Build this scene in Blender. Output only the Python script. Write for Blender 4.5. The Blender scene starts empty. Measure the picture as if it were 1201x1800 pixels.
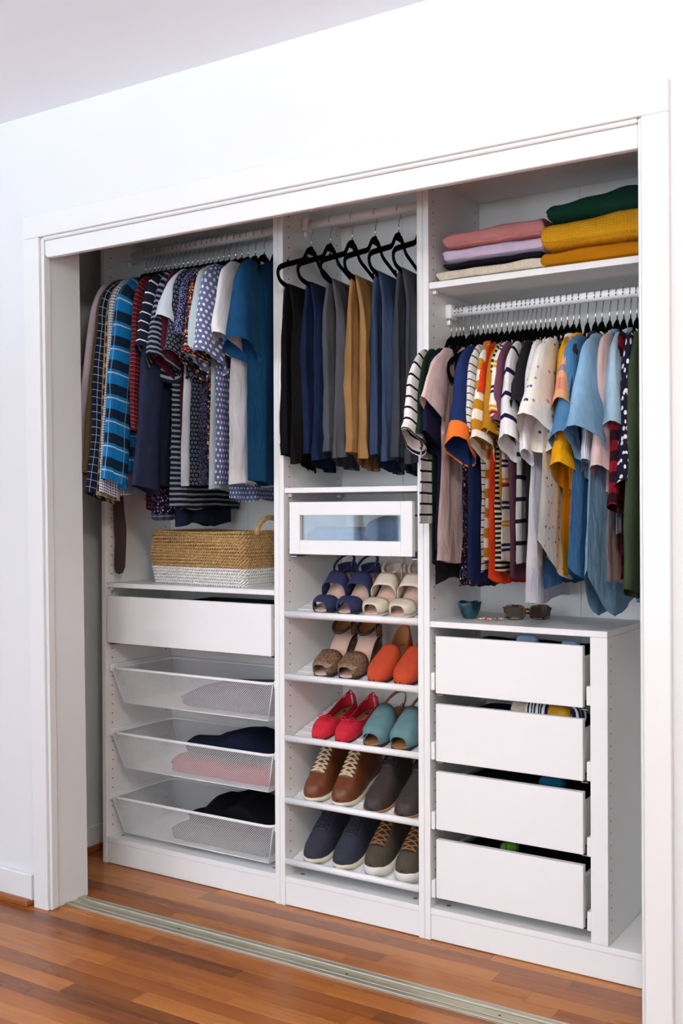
import bpy, bmesh, math, random
from mathutils import Vector, Matrix, noise as mnoise

# ------------------------------------------------------------------ camera, world, light, exposure
scene = bpy.context.scene
col = scene.collection
PI = math.pi

cam_data = bpy.data.cameras.new('camera')
cam = bpy.data.objects.new('camera', cam_data)
col.objects.link(cam)
cam_data.sensor_fit = 'HORIZONTAL'
cam_data.sensor_width = 36.0
cam_data.lens = 36.0 * 1888.38 / 1201.0
cam_data.clip_start = 0.05
YAW, PITCH, ROLL = 0.565986, -0.00193, -0.00356
fw = Vector((-math.sin(YAW) * math.cos(PITCH), math.cos(YAW) * math.cos(PITCH), math.sin(PITCH)))
rt = Vector((math.cos(YAW), math.sin(YAW), 0))
up = rt.cross(fw)
r2 = math.cos(ROLL) * rt + math.sin(ROLL) * up
u2 = -math.sin(ROLL) * rt + math.cos(ROLL) * up
mw = Matrix((r2, u2, -fw)).transposed().to_4x4()
mw.translation = Vector((2.67515, -2.67207, 1.20705))
cam.matrix_world = mw
scene.camera = cam

scene.view_settings.view_transform = 'Standard'
scene.view_settings.look = 'None'
scene.view_settings.gamma = 1.0
scene.view_settings.use_curve_mapping = False
scene.view_settings.exposure = 0.76

world = bpy.data.worlds.new('world')
scene.world = world
world.use_nodes = True
wn = world.node_tree
wn.nodes['Background'].inputs['Color'].default_value = (0.80, 0.90, 1.0, 1)
wn.nodes['Background'].inputs['Strength'].default_value = 1.5

def window_light(name, loc, rot, sx, sy, power, color):
    d = bpy.data.lights.new(name, 'AREA')
    d.shape = 'RECTANGLE'; d.size = sx; d.size_y = sy; d.energy = power; d.color = color
    o = bpy.data.objects.new(name, d); col.objects.link(o)
    o.location = loc; o.rotation_euler = rot
    return o
# daylight entering through the windows of the bedroom (behind and beside the camera)
window_light('daylight_back_window', (1.85, -4.66, 1.55), (PI / 2, 0, 0), 2.3, 1.3, 28, (0.94, 0.97, 1.0))
window_light('daylight_corner_window', (-1.0, -4.66, 1.45), (PI / 2, 0, 0), 1.1, 1.5, 15, (0.86, 0.95, 1.0))
window_light('daylight_side_window', (-1.66, -3.75, 1.45), (PI / 2, 0, -PI / 2), 1.2, 1.4, 15, (0.74, 0.86, 1.0))

# added fill light, low outside the windows, aimed up to brighten the ceiling
window_light('added_ceiling_fill', (1.6, -10.0, -0.6), (PI, 0, 0), 12.0, 9.0, 3800, (0.80, 0.91, 1.0))

# ------------------------------------------------------------------ helpers
def lin(h):
    h = h.lstrip('#')
    out = []
    for i in (0, 2, 4):
        c = int(h[i:i + 2], 16) / 255.0
        out.append(c / 12.92 if c <= 0.04045 else ((c + 0.055) / 1.055) ** 2.4)
    return (out[0], out[1], out[2], 1.0)

def tag(o, label=None, cat=None, group=None, kind=None):
    if label: o['label'] = label
    if cat: o['category'] = cat
    if group: o['group'] = group
    if kind: o['kind'] = kind
    return o

def thing(name, label, cat, loc=(0, 0, 0), rot=(0, 0, 0), group=None, kind=None):
    o = bpy.data.objects.new(name, None)
    o.empty_display_size = 0.05
    col.objects.link(o)
    o.location = loc
    o.rotation_euler = rot
    return tag(o, label, cat, group, kind)

class MB:
    def __init__(s):
        s.v = []; s.f = []; s.uv = []; s.sm = []
    def add(s, vs, fs, uvs=None, smooth=True):
        b = len(s.v)
        s.v += [tuple(a) for a in vs]
        s.uv += (list(uvs) if uvs is not None else [(a[0], a[2]) for a in vs])
        for f in fs:
            s.f.append(tuple(i + b for i in f)); s.sm.append(smooth)
        return s
    def box(s, x0, x1, y0, y1, z0, z1):
        vs = [(x0, y0, z0), (x1, y0, z0), (x1, y1, z0), (x0, y1, z0), (x0, y0, z1), (x1, y0, z1), (x1, y1, z1), (x0, y1, z1)]
        fs = [(3, 2, 1, 0), (4, 5, 6, 7), (0, 1, 5, 4), (1, 2, 6, 5), (2, 3, 7, 6), (3, 0, 4, 7)]
        return s.add(vs, fs, None, False)
    def grid(s, fn, nu, nv, wrap=False, uvfn=None, skip=None):
        """fn(i,j) -> point; nu columns (i), nv rows (j)"""
        vs = []; uvs = []
        for j in range(nv):
            for i in range(nu):
                vs.append(fn(i, j))
                uvs.append(uvfn(i, j) if uvfn else (vs[-1][1], vs[-1][2]))
        fs = []
        for j in range(nv - 1):
            for i in range(nu if wrap else nu - 1):
                if skip and skip(i, j): continue
                k = (i + 1) % nu
                fs.append((j * nu + i, j * nu + k, (j + 1) * nu + k, (j + 1) * nu + i))
        return s.add(vs, fs, uvs)
    def tube(s, path, r, n=8, closed=False, cap=True, flat=None):
        """path of Vectors; r number or list; flat=(normal, ratio) squashes the section along normal"""
        P = [Vector(p) for p in path]; m = len(P)
        R = r if isinstance(r, (list, tuple)) else [r] * m
        tang = []
        for i in range(m):
            a = P[(i - 1) % m] if (closed or i > 0) else P[i]
            b = P[(i + 1) % m] if (closed or i < m - 1) else P[i]
            t = (b - a); tang.append(t.normalized() if t.length > 1e-9 else Vector((0, 0, 1)))
        t0 = tang[0]
        ref = Vector((0, 0, 1)) if abs(t0.z) < 0.9 else Vector((1, 0, 0))
        if flat: ref = Vector(flat[0])
        nrm = (ref - t0 * ref.dot(t0)).normalized()
        vs = []; uvs = []; L = 0
        for i in range(m):
            t = tang[i]
            if flat: nrm = Vector(flat[0])
            nrm = (nrm - t * nrm.dot(t))
            nrm = nrm.normalized() if nrm.length > 1e-6 else Vector((1, 0, 0))
            bn = t.cross(nrm)
            if i: L += (P[i] - P[i - 1]).length
            for k in range(n):
                a = 2 * PI * k / n
                ra = R[i] * (flat[1] if flat else 1.0)
                vs.append(P[i] + nrm * (math.cos(a) * ra) + bn * (math.sin(a) * R[i]))
                uvs.append((k / n * 2 * PI * R[i], L))
        fs = []
        rows = m if closed else m - 1
        for i in range(rows):
            j = (i + 1) % m
            for k in range(n):
                l = (k + 1) % n
                fs.append((i * n + k, i * n + l, j * n + l, j * n + k))
        if cap and not closed:
            fs.append(tuple(range(n - 1, -1, -1)))
            fs.append(tuple((m - 1) * n + k for k in range(n)))
        return s.add(vs, fs, uvs)
    def lathe(s, prof, n=24, cx=0, cy=0, wob=None):
        m = len(prof)
        vs = []; 
        for j, (r, z) in enumerate(prof):
            for i in range(n):
                a = 2 * PI * i / n
                dr, dz = wob(a, j) if wob else (0, 0)
                vs.append((cx + (r + dr) * math.cos(a), cy + (r + dr) * math.sin(a), z + dz))
        fs = []
        for j in range(m - 1):
            for i in range(n):
                k = (i + 1) % n
                fs.append((j * n + i, j * n + k, (j + 1) * n + k, (j + 1) * n + i))
        return s.add(vs, fs)
    def mesh(s, name, mat, bevel=0.0, seg=1):
        me = bpy.data.meshes.new(name)
        me.from_pydata(s.v, [], s.f)
        uvl = me.uv_layers.new(name='UVMap')
        flat = []
        for l in me.loops: flat += s.uv[l.vertex_index]
        uvl.data.foreach_set('uv', flat)
        me.polygons.foreach_set('use_smooth', s.sm)
        if bevel:
            bm = bmesh.new(); bm.from_mesh(me)
            bmesh.ops.bevel(bm, geom=list(bm.edges), offset=bevel, segments=seg, affect='EDGES', profile=0.5)
            bm.to_mesh(me); bm.free()
        mats = mat if isinstance(mat, (list, tuple)) else [mat]
        for m in mats: me.materials.append(m)
        me.update()
        return me
    def build(s, name, mat, parent=None, bevel=0.0, seg=1, world=False, loc=None, rot=None, kind=None, label=None):
        if world and parent is not None:
            p = parent; off = Vector((0, 0, 0))
            while p is not None:
                off += p.location; p = p.parent
            s.v = [tuple(Vector(a) - off) for a in s.v]
        o = bpy.data.objects.new(name, s.mesh(name, mat, bevel, seg))
        col.objects.link(o)
        o.parent = parent
        if loc: o.location = loc
        if rot: o.rotation_euler = rot
        tag(o, label=label, kind=kind)
        return o

def bx(name, mat, x0, x1, y0, y1, z0, z1, parent=None, bevel=0.001, seg=1, **k):
    return MB().box(x0, x1, y0, y1, z0, z1).build(name, mat, parent, bevel, seg, world=True, **k)

def inst(src, parent=None, loc=None, rot=None, name=None):
    o = src.copy()
    if name: o.name = name
    col.objects.link(o)
    o.parent = parent
    if loc is not None: o.location = loc
    if rot is not None: o.rotation_euler = rot
    return o

def smoothstep(a, b, x):
    t = max(0.0, min(1.0, (x - a) / (b - a))); return t * t * (3 - 2 * t)
def lerp(a, b, t): return a + (b - a) * t
def interp(x, xs, ys):
    if x <= xs[0]: return ys[0]
    for i in range(1, len(xs)):
        if x <= xs[i]:
            t = (x - xs[i - 1]) / (xs[i] - xs[i - 1])
            t = t * t * (3 - 2 * t) * 0.5 + t * 0.5
            return lerp(ys[i - 1], ys[i], t)
    return ys[-1]
def spline(pts, per=6, closed=False):
    P = [Vector(p) for p in pts]; n = len(P); out = []
    rng = range(n) if closed else range(n - 1)
    for i in rng:
        if closed: p0, p1, p2, p3 = P[(i - 1) % n], P[i], P[(i + 1) % n], P[(i + 2) % n]
        else: p0, p1, p2, p3 = P[max(i - 1, 0)], P[i], P[i + 1], P[min(i + 2, n - 1)]
        for k in range(per):
            t = k / per
            out.append(0.5 * ((2 * p1) + (p2 - p0) * t + (2 * p0 - 5 * p1 + 4 * p2 - p3) * t * t + (3 * p1 - p0 - 3 * p2 + p3) * t ** 3))
    if not closed: out.append(P[-1])
    return out
def nz(x, y, z=0.0): return mnoise.noise(Vector((x, y, z)))

# ------------------------------------------------------------------ materials
def new_mat(name):
    m = bpy.data.materials.new(name); m.use_nodes = True
    return m, m.node_tree, m.node_tree.nodes['Principled BSDF']
def simple(name, hexc, rough=0.5, metal=0.0, noise_amt=0.04, noise_scale=30.0, bump=0.0, bump_scale=400.0, spec=0.5, coat=0.0):
    m, nt, b = new_mat(name)
    c = lin(hexc)
    tc = nt.nodes.new('ShaderNodeTexCoord')
    nx = nt.nodes.new('ShaderNodeTexNoise'); nx.inputs['Scale'].default_value = noise_scale
    nt.links.new(tc.outputs['Object'], nx.inputs['Vector'])
    mx = nt.nodes.new('ShaderNodeMix'); mx.data_type = 'RGBA'
    mx.inputs['A'].default_value = tuple(v * (1 - noise_amt) for v in c[:3]) + (1,)
    mx.inputs['B'].default_value = tuple(min(1, v * (1 + noise_amt)) for v in c[:3]) + (1,)
    nt.links.new(nx.outputs['Fac'], mx.inputs['Factor'])
    nt.links.new(mx.outputs['Result'], b.inputs['Base Color'])
    b.inputs['Roughness'].default_value = rough
    b.inputs['Metallic'].default_value = metal
    b.inputs['Specular IOR Level'].default_value = spec
    if coat: b.inputs['Coat Weight'].default_value = coat
    if bump:
        n2 = nt.nodes.new('ShaderNodeTexNoise'); n2.inputs['Scale'].default_value = bump_scale
        nt.links.new(tc.outputs['Object'], n2.inputs['Vector'])
        bp = nt.nodes.new('ShaderNodeBump'); bp.inputs['Strength'].default_value = bump; bp.inputs['Distance'].default_value = 0.002
        nt.links.new(n2.outputs['Fac'], bp.inputs['Height']); nt.links.new(bp.outputs['Normal'], b.inputs['Normal'])
    return m

def fabric(name, base, layers=(), rough=0.92, var=0.14, vscale=9.0, streak=0.0, bump=0.35, bscale=700.0, rib=None):
    m, nt, b = new_mat(name)
    N = nt.nodes.new; Lk = nt.links.new
    tc = N('ShaderNodeTexCoord')
    sep = N('ShaderNodeSeparateXYZ'); Lk(tc.outputs['UV'], sep.inputs[0])
    def math_(op, a, bb=None):
        n = N('ShaderNodeMath'); n.operation = op
        for i, x in enumerate((a, bb)):
            if x is None: continue
            if isinstance(x, (int, float)): n.inputs[i].default_value = x
            else: Lk(x, n.inputs[i])
        return n.outputs[0]
    def mix_(fac, A, B):
        n = N('ShaderNodeMix'); n.data_type = 'RGBA'
        if isinstance(fac, (int, float)): n.inputs['Factor'].default_value = fac
        else: Lk(fac, n.inputs['Factor'])
        for k, x in (('A', A), ('B', B)):
            if isinstance(x, tuple): n.inputs[k].default_value = x
            else: Lk(x, n.inputs[k])
        return n.outputs['Result']
    # slightly wandering coordinates so that woven patterns are not ruler-straight
    wn_ = N('ShaderNodeTexNoise'); wn_.inputs['Scale'].default_value = 7.0
    Lk(tc.outputs['UV'], wn_.inputs['Vector'])
    wob = math_('MULTIPLY', math_('SUBTRACT', wn_.outputs['Fac'], 0.5), 0.012)
    U = math_('ADD', sep.outputs[0], wob); V = math_('ADD', sep.outputs[1], wob)
    cur = lin(base)
    for L in layers:
        if L[0] == 's':
            _, ax, per, duty, ph, hexc = L[:6]; al = L[6] if len(L) > 6 else 1.0
            c = U if ax == 'u' else V
            fr = math_('FRACT', math_('ADD', math_('DIVIDE', c, per), 50.0 + ph))
            fac = math_('MULTIPLY', math_('LESS_THAN', fr, duty), al)
            cur = mix_(fac, cur, lin(hexc))
        elif L[0] == 'd':
            _, per, rad, hexc = L[:4]
            row = math_('FLOOR', math_('ADD', math_('DIVIDE', V, per), 50.0))
            sh = math_('MULTIPLY', math_('MODULO', row, 2.0), 0.5)
            fu = math_('SUBTRACT', math_('FRACT', math_('ADD', math_('ADD', math_('DIVIDE', U, per), 50.0), sh)), 0.5)
            fv = math_('SUBTRACT', math_('FRACT', math_('ADD', math_('DIVIDE', V, per), 50.0)), 0.5)
            d2 = math_('SQRT', math_('ADD', math_('MULTIPLY', fu, fu), math_('MULTIPLY', fv, fv)))
            cur = mix_(math_('LESS_THAN', d2, rad), cur, lin(hexc))
        elif L[0] == 'v':
            _, sc, th, cols = L[:4]
            vo = N('ShaderNodeTexVoronoi'); vo.inputs['Scale'].default_value = sc
            vo.voronoi_dimensions = '2D'
            Lk(tc.outputs['UV'], vo.inputs['Vector'])
            fac = math_('LESS_THAN', vo.outputs['Distance'], th)
            rp = N('ShaderNodeValToRGB'); rp.color_ramp.interpolation = 'CONSTANT'
            sp = N('ShaderNodeSeparateXYZ'); Lk(vo.outputs['Color'], sp.inputs[0])
            Lk(sp.outputs[0], rp.inputs['Fac'])
            els = rp.color_ramp.elements
            els[0].position = 0; els[0].color = lin(cols[0])
            els[1].position = 1.0 / len(cols) if len(cols) > 1 else 0.999
            els[1].color = lin(cols[1 % len(cols)])
            for q in range(2, len(cols)):
                e = els.new(q / len(cols)); e.color = lin(cols[q])
            if len(L) > 4:   # keep only a fraction of the cells
                fac = math_('MULTIPLY', fac, math_('LESS_THAN', sp.outputs[1], L[4]))
            cur = mix_(fac, cur, rp.outputs['Color'])
    # worn / uneven dye
    n1 = N('ShaderNodeTexNoise'); n1.inputs['Scale'].default_value = vscale; n1.inputs['Detail'].default_value = 4
    Lk(tc.outputs['UV'], n1.inputs['Vector'])
    dark = N('ShaderNodeMix'); dark.data_type = 'RGBA'; dark.blend_type = 'MULTIPLY'
    dark.inputs['Factor'].default_value = 1.0
    if isinstance(cur, tuple): dark.inputs['A'].default_value = cur
    else: Lk(cur, dark.inputs['A'])
    mr = N('ShaderNodeMapRange'); mr.inputs['To Min'].default_value = 1 - var; mr.inputs['To Max'].default_value = 1 + var
    mr.inputs['From Min'].default_value = 0.25; mr.inputs['From Max'].default_value = 0.75
    Lk(n1.outputs['Fac'], mr.inputs['Value'])
    fv_ = mr.outputs['Result']
    if streak:
        mp = N('ShaderNodeMapping'); mp.inputs['Scale'].default_value = (500, 40, 1)
        Lk(tc.outputs['UV'], mp.inputs['Vector'])
        n3 = N('ShaderNodeTexNoise'); n3.inputs['Scale'].default_value = 1.0
        Lk(mp.outputs['Vector'], n3.inputs['Vector'])
        fv_ = math_('MULTIPLY', fv_, math_('ADD', math_('MULTIPLY', n3.outputs['Fac'], 2 * streak), 1 - streak))
    cb = N('ShaderNodeCombineXYZ')
    for i in range(3): Lk(fv_, cb.inputs[i])
    Lk(cb.outputs[0], dark.inputs['B'])
    Lk(dark.outputs['Result'], b.inputs['Base Color'])
    b.inputs['Roughness'].default_value = rough
    b.inputs['Specular IOR Level'].default_value = 0.15
    n2 = N('ShaderNodeTexNoise'); n2.inputs['Scale'].default_value = bscale
    Lk(tc.outputs['UV'], n2.inputs['Vector'])
    hgt = n2.outputs['Fac']
    if rib:
        ax, per = rib
        c = sep.outputs[0] if ax == 'u' else sep.outputs[1]
        hgt = math_('ADD', math_('MULTIPLY', hgt, 0.4), math_('ABSOLUTE', math_('SINE', math_('MULTIPLY', c, PI / per))))
        if len(rib) > 0 and ax == 'x':
            hgt = math_('MULTIPLY', math_('ABSOLUTE', math_('SINE', math_('MULTIPLY', sep.outputs[0], PI / per))), math_('ABSOLUTE', math_('SINE', math_('MULTIPLY', sep.outputs[1], PI / per))))
    bp = N('ShaderNodeBump'); bp.inputs['Strength'].default_value = bump; bp.inputs['Distance'].default_value = 0.0015
    Lk(hgt, bp.inputs['Height'])
    # soft creases of hanging or folded cloth
    mpc = N('ShaderNodeMapping'); mpc.inputs['Scale'].default_value = (26, 10, 1); Lk(tc.outputs['UV'], mpc.inputs['Vector'])
    nc = N('ShaderNodeTexNoise'); nc.inputs['Scale'].default_value = 1.0; nc.inputs['Detail'].default_value = 3; nc.inputs['Distortion'].default_value = 0.8
    Lk(mpc.outputs['Vector'], nc.inputs['Vector'])
    bc = N('ShaderNodeBump'); bc.inputs['Strength'].default_value = 0.55; bc.inputs['Distance'].default_value = 0.012
    Lk(nc.outputs['Fac'], bc.inputs['Height']); Lk(bp.outputs['Normal'], bc.inputs['Normal']); Lk(bc.outputs['Normal'], b.inputs['Normal'])
    return m

M = {}
M['wall'] = simple('wall_paint', 'dadbdc', 0.75, noise_amt=0.012, noise_scale=6, bump=0.05, bump_scale=250)
M['ceiling'] = simple('ceiling_paint', 'eff4fb', 0.85, noise_amt=0.012, noise_scale=6, bump=0.08, bump_scale=180)
M['trim'] = simple('trim_gloss_paint', 'dfdfde', 0.32, noise_amt=0.015, noise_scale=12, bump=0.02, bump_scale=60)
M['closet'] = simple('closet_paint', 'd6d8da', 0.7, noise_amt=0.03, noise_scale=5)
M['white'] = simple('white_melamine', 'f0efed', 0.42, noise_amt=0.012, noise_scale=14)
M['white_back'] = simple('white_back_board', 'f1eee9', 0.5, noise_amt=0.012, noise_scale=14)
M['white_metal'] = simple('white_lacquered_metal', 'f2f2f2', 0.3, noise_amt=0.01)
M['plastic'] = simple('white_plastic', 'efefec', 0.35, noise_amt=0.01)
M['hole'] = simple('drilled_hole_dark', '4a4642', 0.9)
M['seam'] = simple('board_joint_shadow', 'a9a5a1', 0.9)
M['chrome'] = simple('chrome_wire', 'd4d8dc', 0.18, 1.0, noise_amt=0.02)
M['steel'] = simple('galvanised_runner', '9da3a8', 0.35, 1.0)
M['black_runner'] = simple('black_runner_plastic', '22262c', 0.5)
M['alu'] = simple('worn_aluminium_track', 'c4bda9', 0.42, 0.75, noise_amt=0.10, noise_scale=18)
M['velvet'] = simple('black_velvet_flock', '0b0b0d', 0.95, spec=0.05, noise_amt=0.2, bump=0.2)
M['screw'] = simple('dark_screw', '5a4d3c', 0.5, 0.6)
M['grey_cap'] = simple('grey_fitting', '8d8f92', 0.4, 0.5)

def wood(name, c1, c2, c3, rough, sc=(3.0, 55.0, 55.0)):
    m, nt, b = new_mat(name); N = nt.nodes.new; Lk = nt.links.new
    tc = N('ShaderNodeTexCoord'); oi = N('ShaderNodeObjectInfo')
    off = N('ShaderNodeVectorMath'); off.operation = 'SCALE'
    cb = N('ShaderNodeCombineXYZ')
    for i in range(3): Lk(oi.outputs['Random'], cb.inputs[i])
    Lk(cb.outputs[0], off.inputs[0]); off.inputs['Scale'].default_value = 37.0
    ad = N('ShaderNodeVectorMath'); ad.operation = 'ADD'
    Lk(tc.outputs['Object'], ad.inputs[0]); Lk(off.outputs[0], ad.inputs[1])
    mp = N('ShaderNodeMapping'); mp.inputs['Scale'].default_value = sc
    Lk(ad.outputs[0], mp.inputs['Vector'])
    n1 = N('ShaderNodeTexNoise'); n1.inputs['Scale'].default_value = 1.0; n1.inputs['Detail'].default_value = 8
    n1.inputs['Roughness'].default_value = 0.6; n1.inputs['Distortion'].default_value = 0.6
    Lk(mp.outputs['Vector'], n1.inputs['Vector'])
    mp2 = N('ShaderNodeMapping'); mp2.inputs['Scale'].default_value = (1.2, 9.0, 9.0)
    Lk(ad.outputs[0], mp2.inputs['Vector'])
    n2 = N('ShaderNodeTexNoise'); n2.inputs['Scale'].default_value = 1.0; n2.inputs['Detail'].default_value = 3
    Lk(mp2.outputs['Vector'], n2.inputs['Vector'])
    rp = N('ShaderNodeValToRGB')
    rp.color_ramp.elements[0].position = 0.3; rp.color_ramp.elements[0].color = lin(c1)
    rp.color_ramp.elements[1].position = 0.72; rp.color_ramp.elements[1].color = lin(c3)
    e = rp.color_ramp.elements.new(0.5); e.color = lin(c2)
    s1 = N('ShaderNodeMath'); s1.operation = 'MULTIPLY'; s1.inputs[1].default_value = 0.36; Lk(n1.outputs['Fac'], s1.inputs[0])
    s2 = N('ShaderNodeMath'); s2.operation = 'MULTIPLY_ADD'; s2.inputs[1].default_value = 0.34; Lk(n2.outputs['Fac'], s2.inputs[0]); Lk(s1.outputs[0], s2.inputs[2])
    s3 = N('ShaderNodeMath'); s3.operation = 'MULTIPLY_ADD'; s3.inputs[1].default_value = 0.30; Lk(oi.outputs['Random'], s3.inputs[0]); Lk(s2.outputs[0], s3.inputs[2])
    Lk(s3.outputs[0], rp.inputs['Fac']); Lk(rp.outputs['Color'], b.inputs['Base Color'])
    b.inputs['Roughness'].default_value = rough
    rr = N('ShaderNodeMapRange'); rr.inputs['To Min'].default_value = rough - 0.07; rr.inputs['To Max'].default_value = rough + 0.12
    Lk(n2.outputs['Fac'], rr.inputs['Value']); Lk(rr.outputs['Result'], b.inputs['Roughness'])
    bp = N('ShaderNodeBump'); bp.inputs['Strength'].default_value = 0.06; bp.inputs['Distance'].default_value = 0.001
    Lk(n1.outputs['Fac'], bp.inputs['Height']); Lk(bp.outputs['Normal'], b.inputs['Normal'])
    return m
M['oak'] = wood('varnished_oak_strip', '6c3812', 'a25a20', 'c67f38', 0.26)
M['oak_sub'] = simple('floor_joint_dark', '4a2510', 0.8)
M['quarter'] = wood('varnished_oak_moulding', '6b3414', '8e4c1e', 'b06c30', 0.35, (3, 80, 80))

def glass_mat(name, tint, ior=1.45, rough=0.02):
    m, nt, b = new_mat(name); N = nt.nodes.new; Lk = nt.links.new
    out = nt.nodes['Material Output']
    tr = N('ShaderNodeBsdfTransparent'); tr.inputs['Color'].default_value = lin(tint)
    gl = N('ShaderNodeBsdfGlossy'); gl.inputs['Roughness'].default_value = rough
    r0 = ((ior - 1) / (ior + 1)) ** 2            # Schlick, the same from both faces of the pane
    lw = N('ShaderNodeLayerWeight'); lw.inputs['Blend'].default_value = 0.5
    pw = N('ShaderNodeMath'); pw.operation = 'POWER'; pw.inputs[1].default_value = 5.0; Lk(lw.outputs['Facing'], pw.inputs[0])
    fr = N('ShaderNodeMath'); fr.operation = 'MULTIPLY_ADD'; fr.inputs[1].default_value = 1 - r0; fr.inputs[2].default_value = r0; Lk(pw.outputs[0], fr.inputs[0])
    mx = N('ShaderNodeMixShader'); Lk(fr.outputs[0], mx.inputs[0]); Lk(tr.outputs[0], mx.inputs[1]); Lk(gl.outputs[0], mx.inputs[2])
    Lk(mx.outputs[0], out.inputs['Surface'])
    return m
M['glass'] = glass_mat('clear_drawer_glass', 'f4f7f8', 1.6)
M['pane'] = glass_mat('window_pane_glass', 'fafcff', 1.45)

# ------------------------------------------------------------------ the room
WY = -0.40        # bedroom face of the closet wall
CZ = 2.42         # ceiling
RX0, RX1, RY0 = -1.60, 4.30, -4.60
def struct(o, label=None):
    o['kind'] = 'structure'
    if label: o['label'] = label
    return o

# floor: dark sub-floor with every strip of oak laid on it
floor = struct(bx('floor', M['oak_sub'], RX0 - .1, RX1 + .1, RY0 - .1, 0.55, -0.05, -0.012, bevel=0), 'varnished orange-brown oak strip floor')
random.seed(11)
PW = 0.0572
rows = []
y = 0.48
while y > -2.15:
    rows.append(y); y -= PW
for r, y1 in enumerate(rows):
    # the closet part reaches to its side walls, the bedroom part runs further
    xa, xb = (-0.12, 2.32) if y1 - PW > -0.30 else (-1.3, 3.1)
    if -0.30 >= y1 - PW and y1 > -0.275: pass
    x = xa - random.random() * 0.5
    while x < xb:
        ln = random.choice((0.42, 0.6, 0.75, 0.95, 1.2))
        a, b_ = max(x, xa), min(x + ln, xb)
        x += ln
        if b_ - a < 0.03: continue
        mb = MB().box(-(b_ - a) / 2 + .0003, (b_ - a) / 2 - .0003, -PW / 2 + .0003, PW / 2 - .0003, -0.012, 0.0)
        o = mb.build('floor_plank', M['oak'], floor, bevel=0.0006)
        o.location = ((a + b_) / 2, y1 - PW / 2, 0)
# wide boards under the camera and along the walls, out of the picture
for (a, b_, c, d) in ((RX0, -1.3, -2.15, WY), (3.1, RX1, -2.15, WY), (RX0, RX1, RY0, -2.16)):
    o = MB().box(-(b_ - a) / 2, (b_ - a) / 2, -(d - c) / 2, (d - c) / 2, -0.012, 0).build('floor_plank', M['oak'], floor)
    o.location = ((a + b_) / 2, (c + d) / 2, 0)

struct(bx('ceiling', M['ceiling'], RX0 - .1, RX1 + .1, RY0 - .1, 0.55, CZ, CZ + 0.08, bevel=0), 'white bedroom ceiling')
# closet wall with its opening
OL0, OL1, OR, OH = 0.145, 0.178, 1.992, 2.036     # left jamb top / bottom, right jamb, head
def sheared_box(name, mat, xt0, xt1, xb0, xb1, y0, y1, z0, z1, parent=None, bevel=0.0):
    vs = [(xb0, y0, z0), (xb1, y0, z0), (xb1, y1, z0), (xb0, y1, z0), (xt0, y0, z1), (xt1, y0, z1), (xt1, y1, z1), (xt0, y1, z1)]
    fs = [(3, 2, 1, 0), (4, 5, 6, 7), (0, 1, 5, 4), (1, 2, 6, 5), (2, 3, 7, 6), (3, 0, 4, 7)]
    mb = MB(); mb.add(vs, fs, None, False)
    return mb.build(name, mat, parent, bevel, world=True)
wf = thing('wall_front', None, None); struct(wf, 'white bedroom wall around the closet opening')
bx('wall_section', M['wall'], RX0, 0.125, WY, -0.268, 0, CZ, wf, 0)
bx('wall_section', M['wall'], 2.02, RX1, WY, -0.268, 0, CZ, wf, 0)
bx('wall_section', M['wall'], 0.125, 2.02, WY, -0.268, 2.06, CZ, wf, 0)
# remaining bedroom walls, with windows in the back and the left one
def wall_with_holes(name, axis, c0, c1, a0, a1, holes):
    root = thing(name, None, None); struct(root, 'white bedroom wall')
    def put(u0, u1, z0, z1):
        if u1 - u0 < 1e-4 or z1 - z0 < 1e-4: return
        if axis == 'y': bx('wall_section', M['wall'], u0, u1, c0, c1, z0, z1, root, 0)
        else: bx('wall_section', M['wall'], c0, c1, u0, u1, z0, z1, root, 0)
    u = a0
    for (h0, h1, z0, z1) in holes:
        put(u, h0, 0, CZ); put(h0, h1, 0, z0); put(h0, h1, z1, CZ); u = h1
    put(u, a1, 0, CZ)
HB = [(-1.5, -0.5, 0.7, 2.18), (0.75, 2.95, 0.9, 2.2)]
HL = [(-4.35, -3.15, 0.75, 2.1)]
wall_with_holes('wall_back', 'y', RY0 - .1, RY0, RX0 - .1, RX1 + .1, HB)
wall_with_holes('wall_left', 'x', RX0 - .1, RX0, RY0, WY, HL)
wall_with_holes('wall_right', 'x', RX1, RX1 + .1, RY0, WY, [])
def window(n, axis, c, h):
    root = thing('window_%d' % n, None, None); struct(root, 'white framed bedroom window')
    u0, u1, z0, z1 = h; t = 0.045
    def b(name, a0, a1, b0, b1, c0, c1, mat):
        if axis == 'y': bx(name, mat, a0, a1, c0, c1, b0, b1, root, 0)
        else: bx(name, mat, c0, c1, a0, a1, b0, b1, root, 0)
    cc0, cc1 = c - .075, c - .03
    b('window_frame', u0, u1, z0, z0 + t, cc0, cc1, M['trim']); b('window_frame', u0, u1, z1 - t, z1, cc0, cc1, M['trim'])
    b('window_frame', u0, u0 + t, z0 + t, z1 - t, cc0, cc1, M['trim']); b('window_frame', u1 - t, u1, z0 + t, z1 - t, cc0, cc1, M['trim'])
    zm = (z0 + z1) / 2
    b('meeting_rail', u0 + t, u1 - t, zm - .02, zm + .02, cc0, cc1, M['trim'])
    b('window_pane', u0 + t, u1 - t, z0 + t, zm - .02, c - .055, c - .051, M['pane'])
    b('window_pane', u0 + t, u1 - t, zm + .02, z1 - t, c - .055, c - .051, M['pane'])
window(1, 'y', RY0, HB[0]); window(2, 'y', RY0, HB[1]); window(3, 'x', RX0, HL[0])

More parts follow.
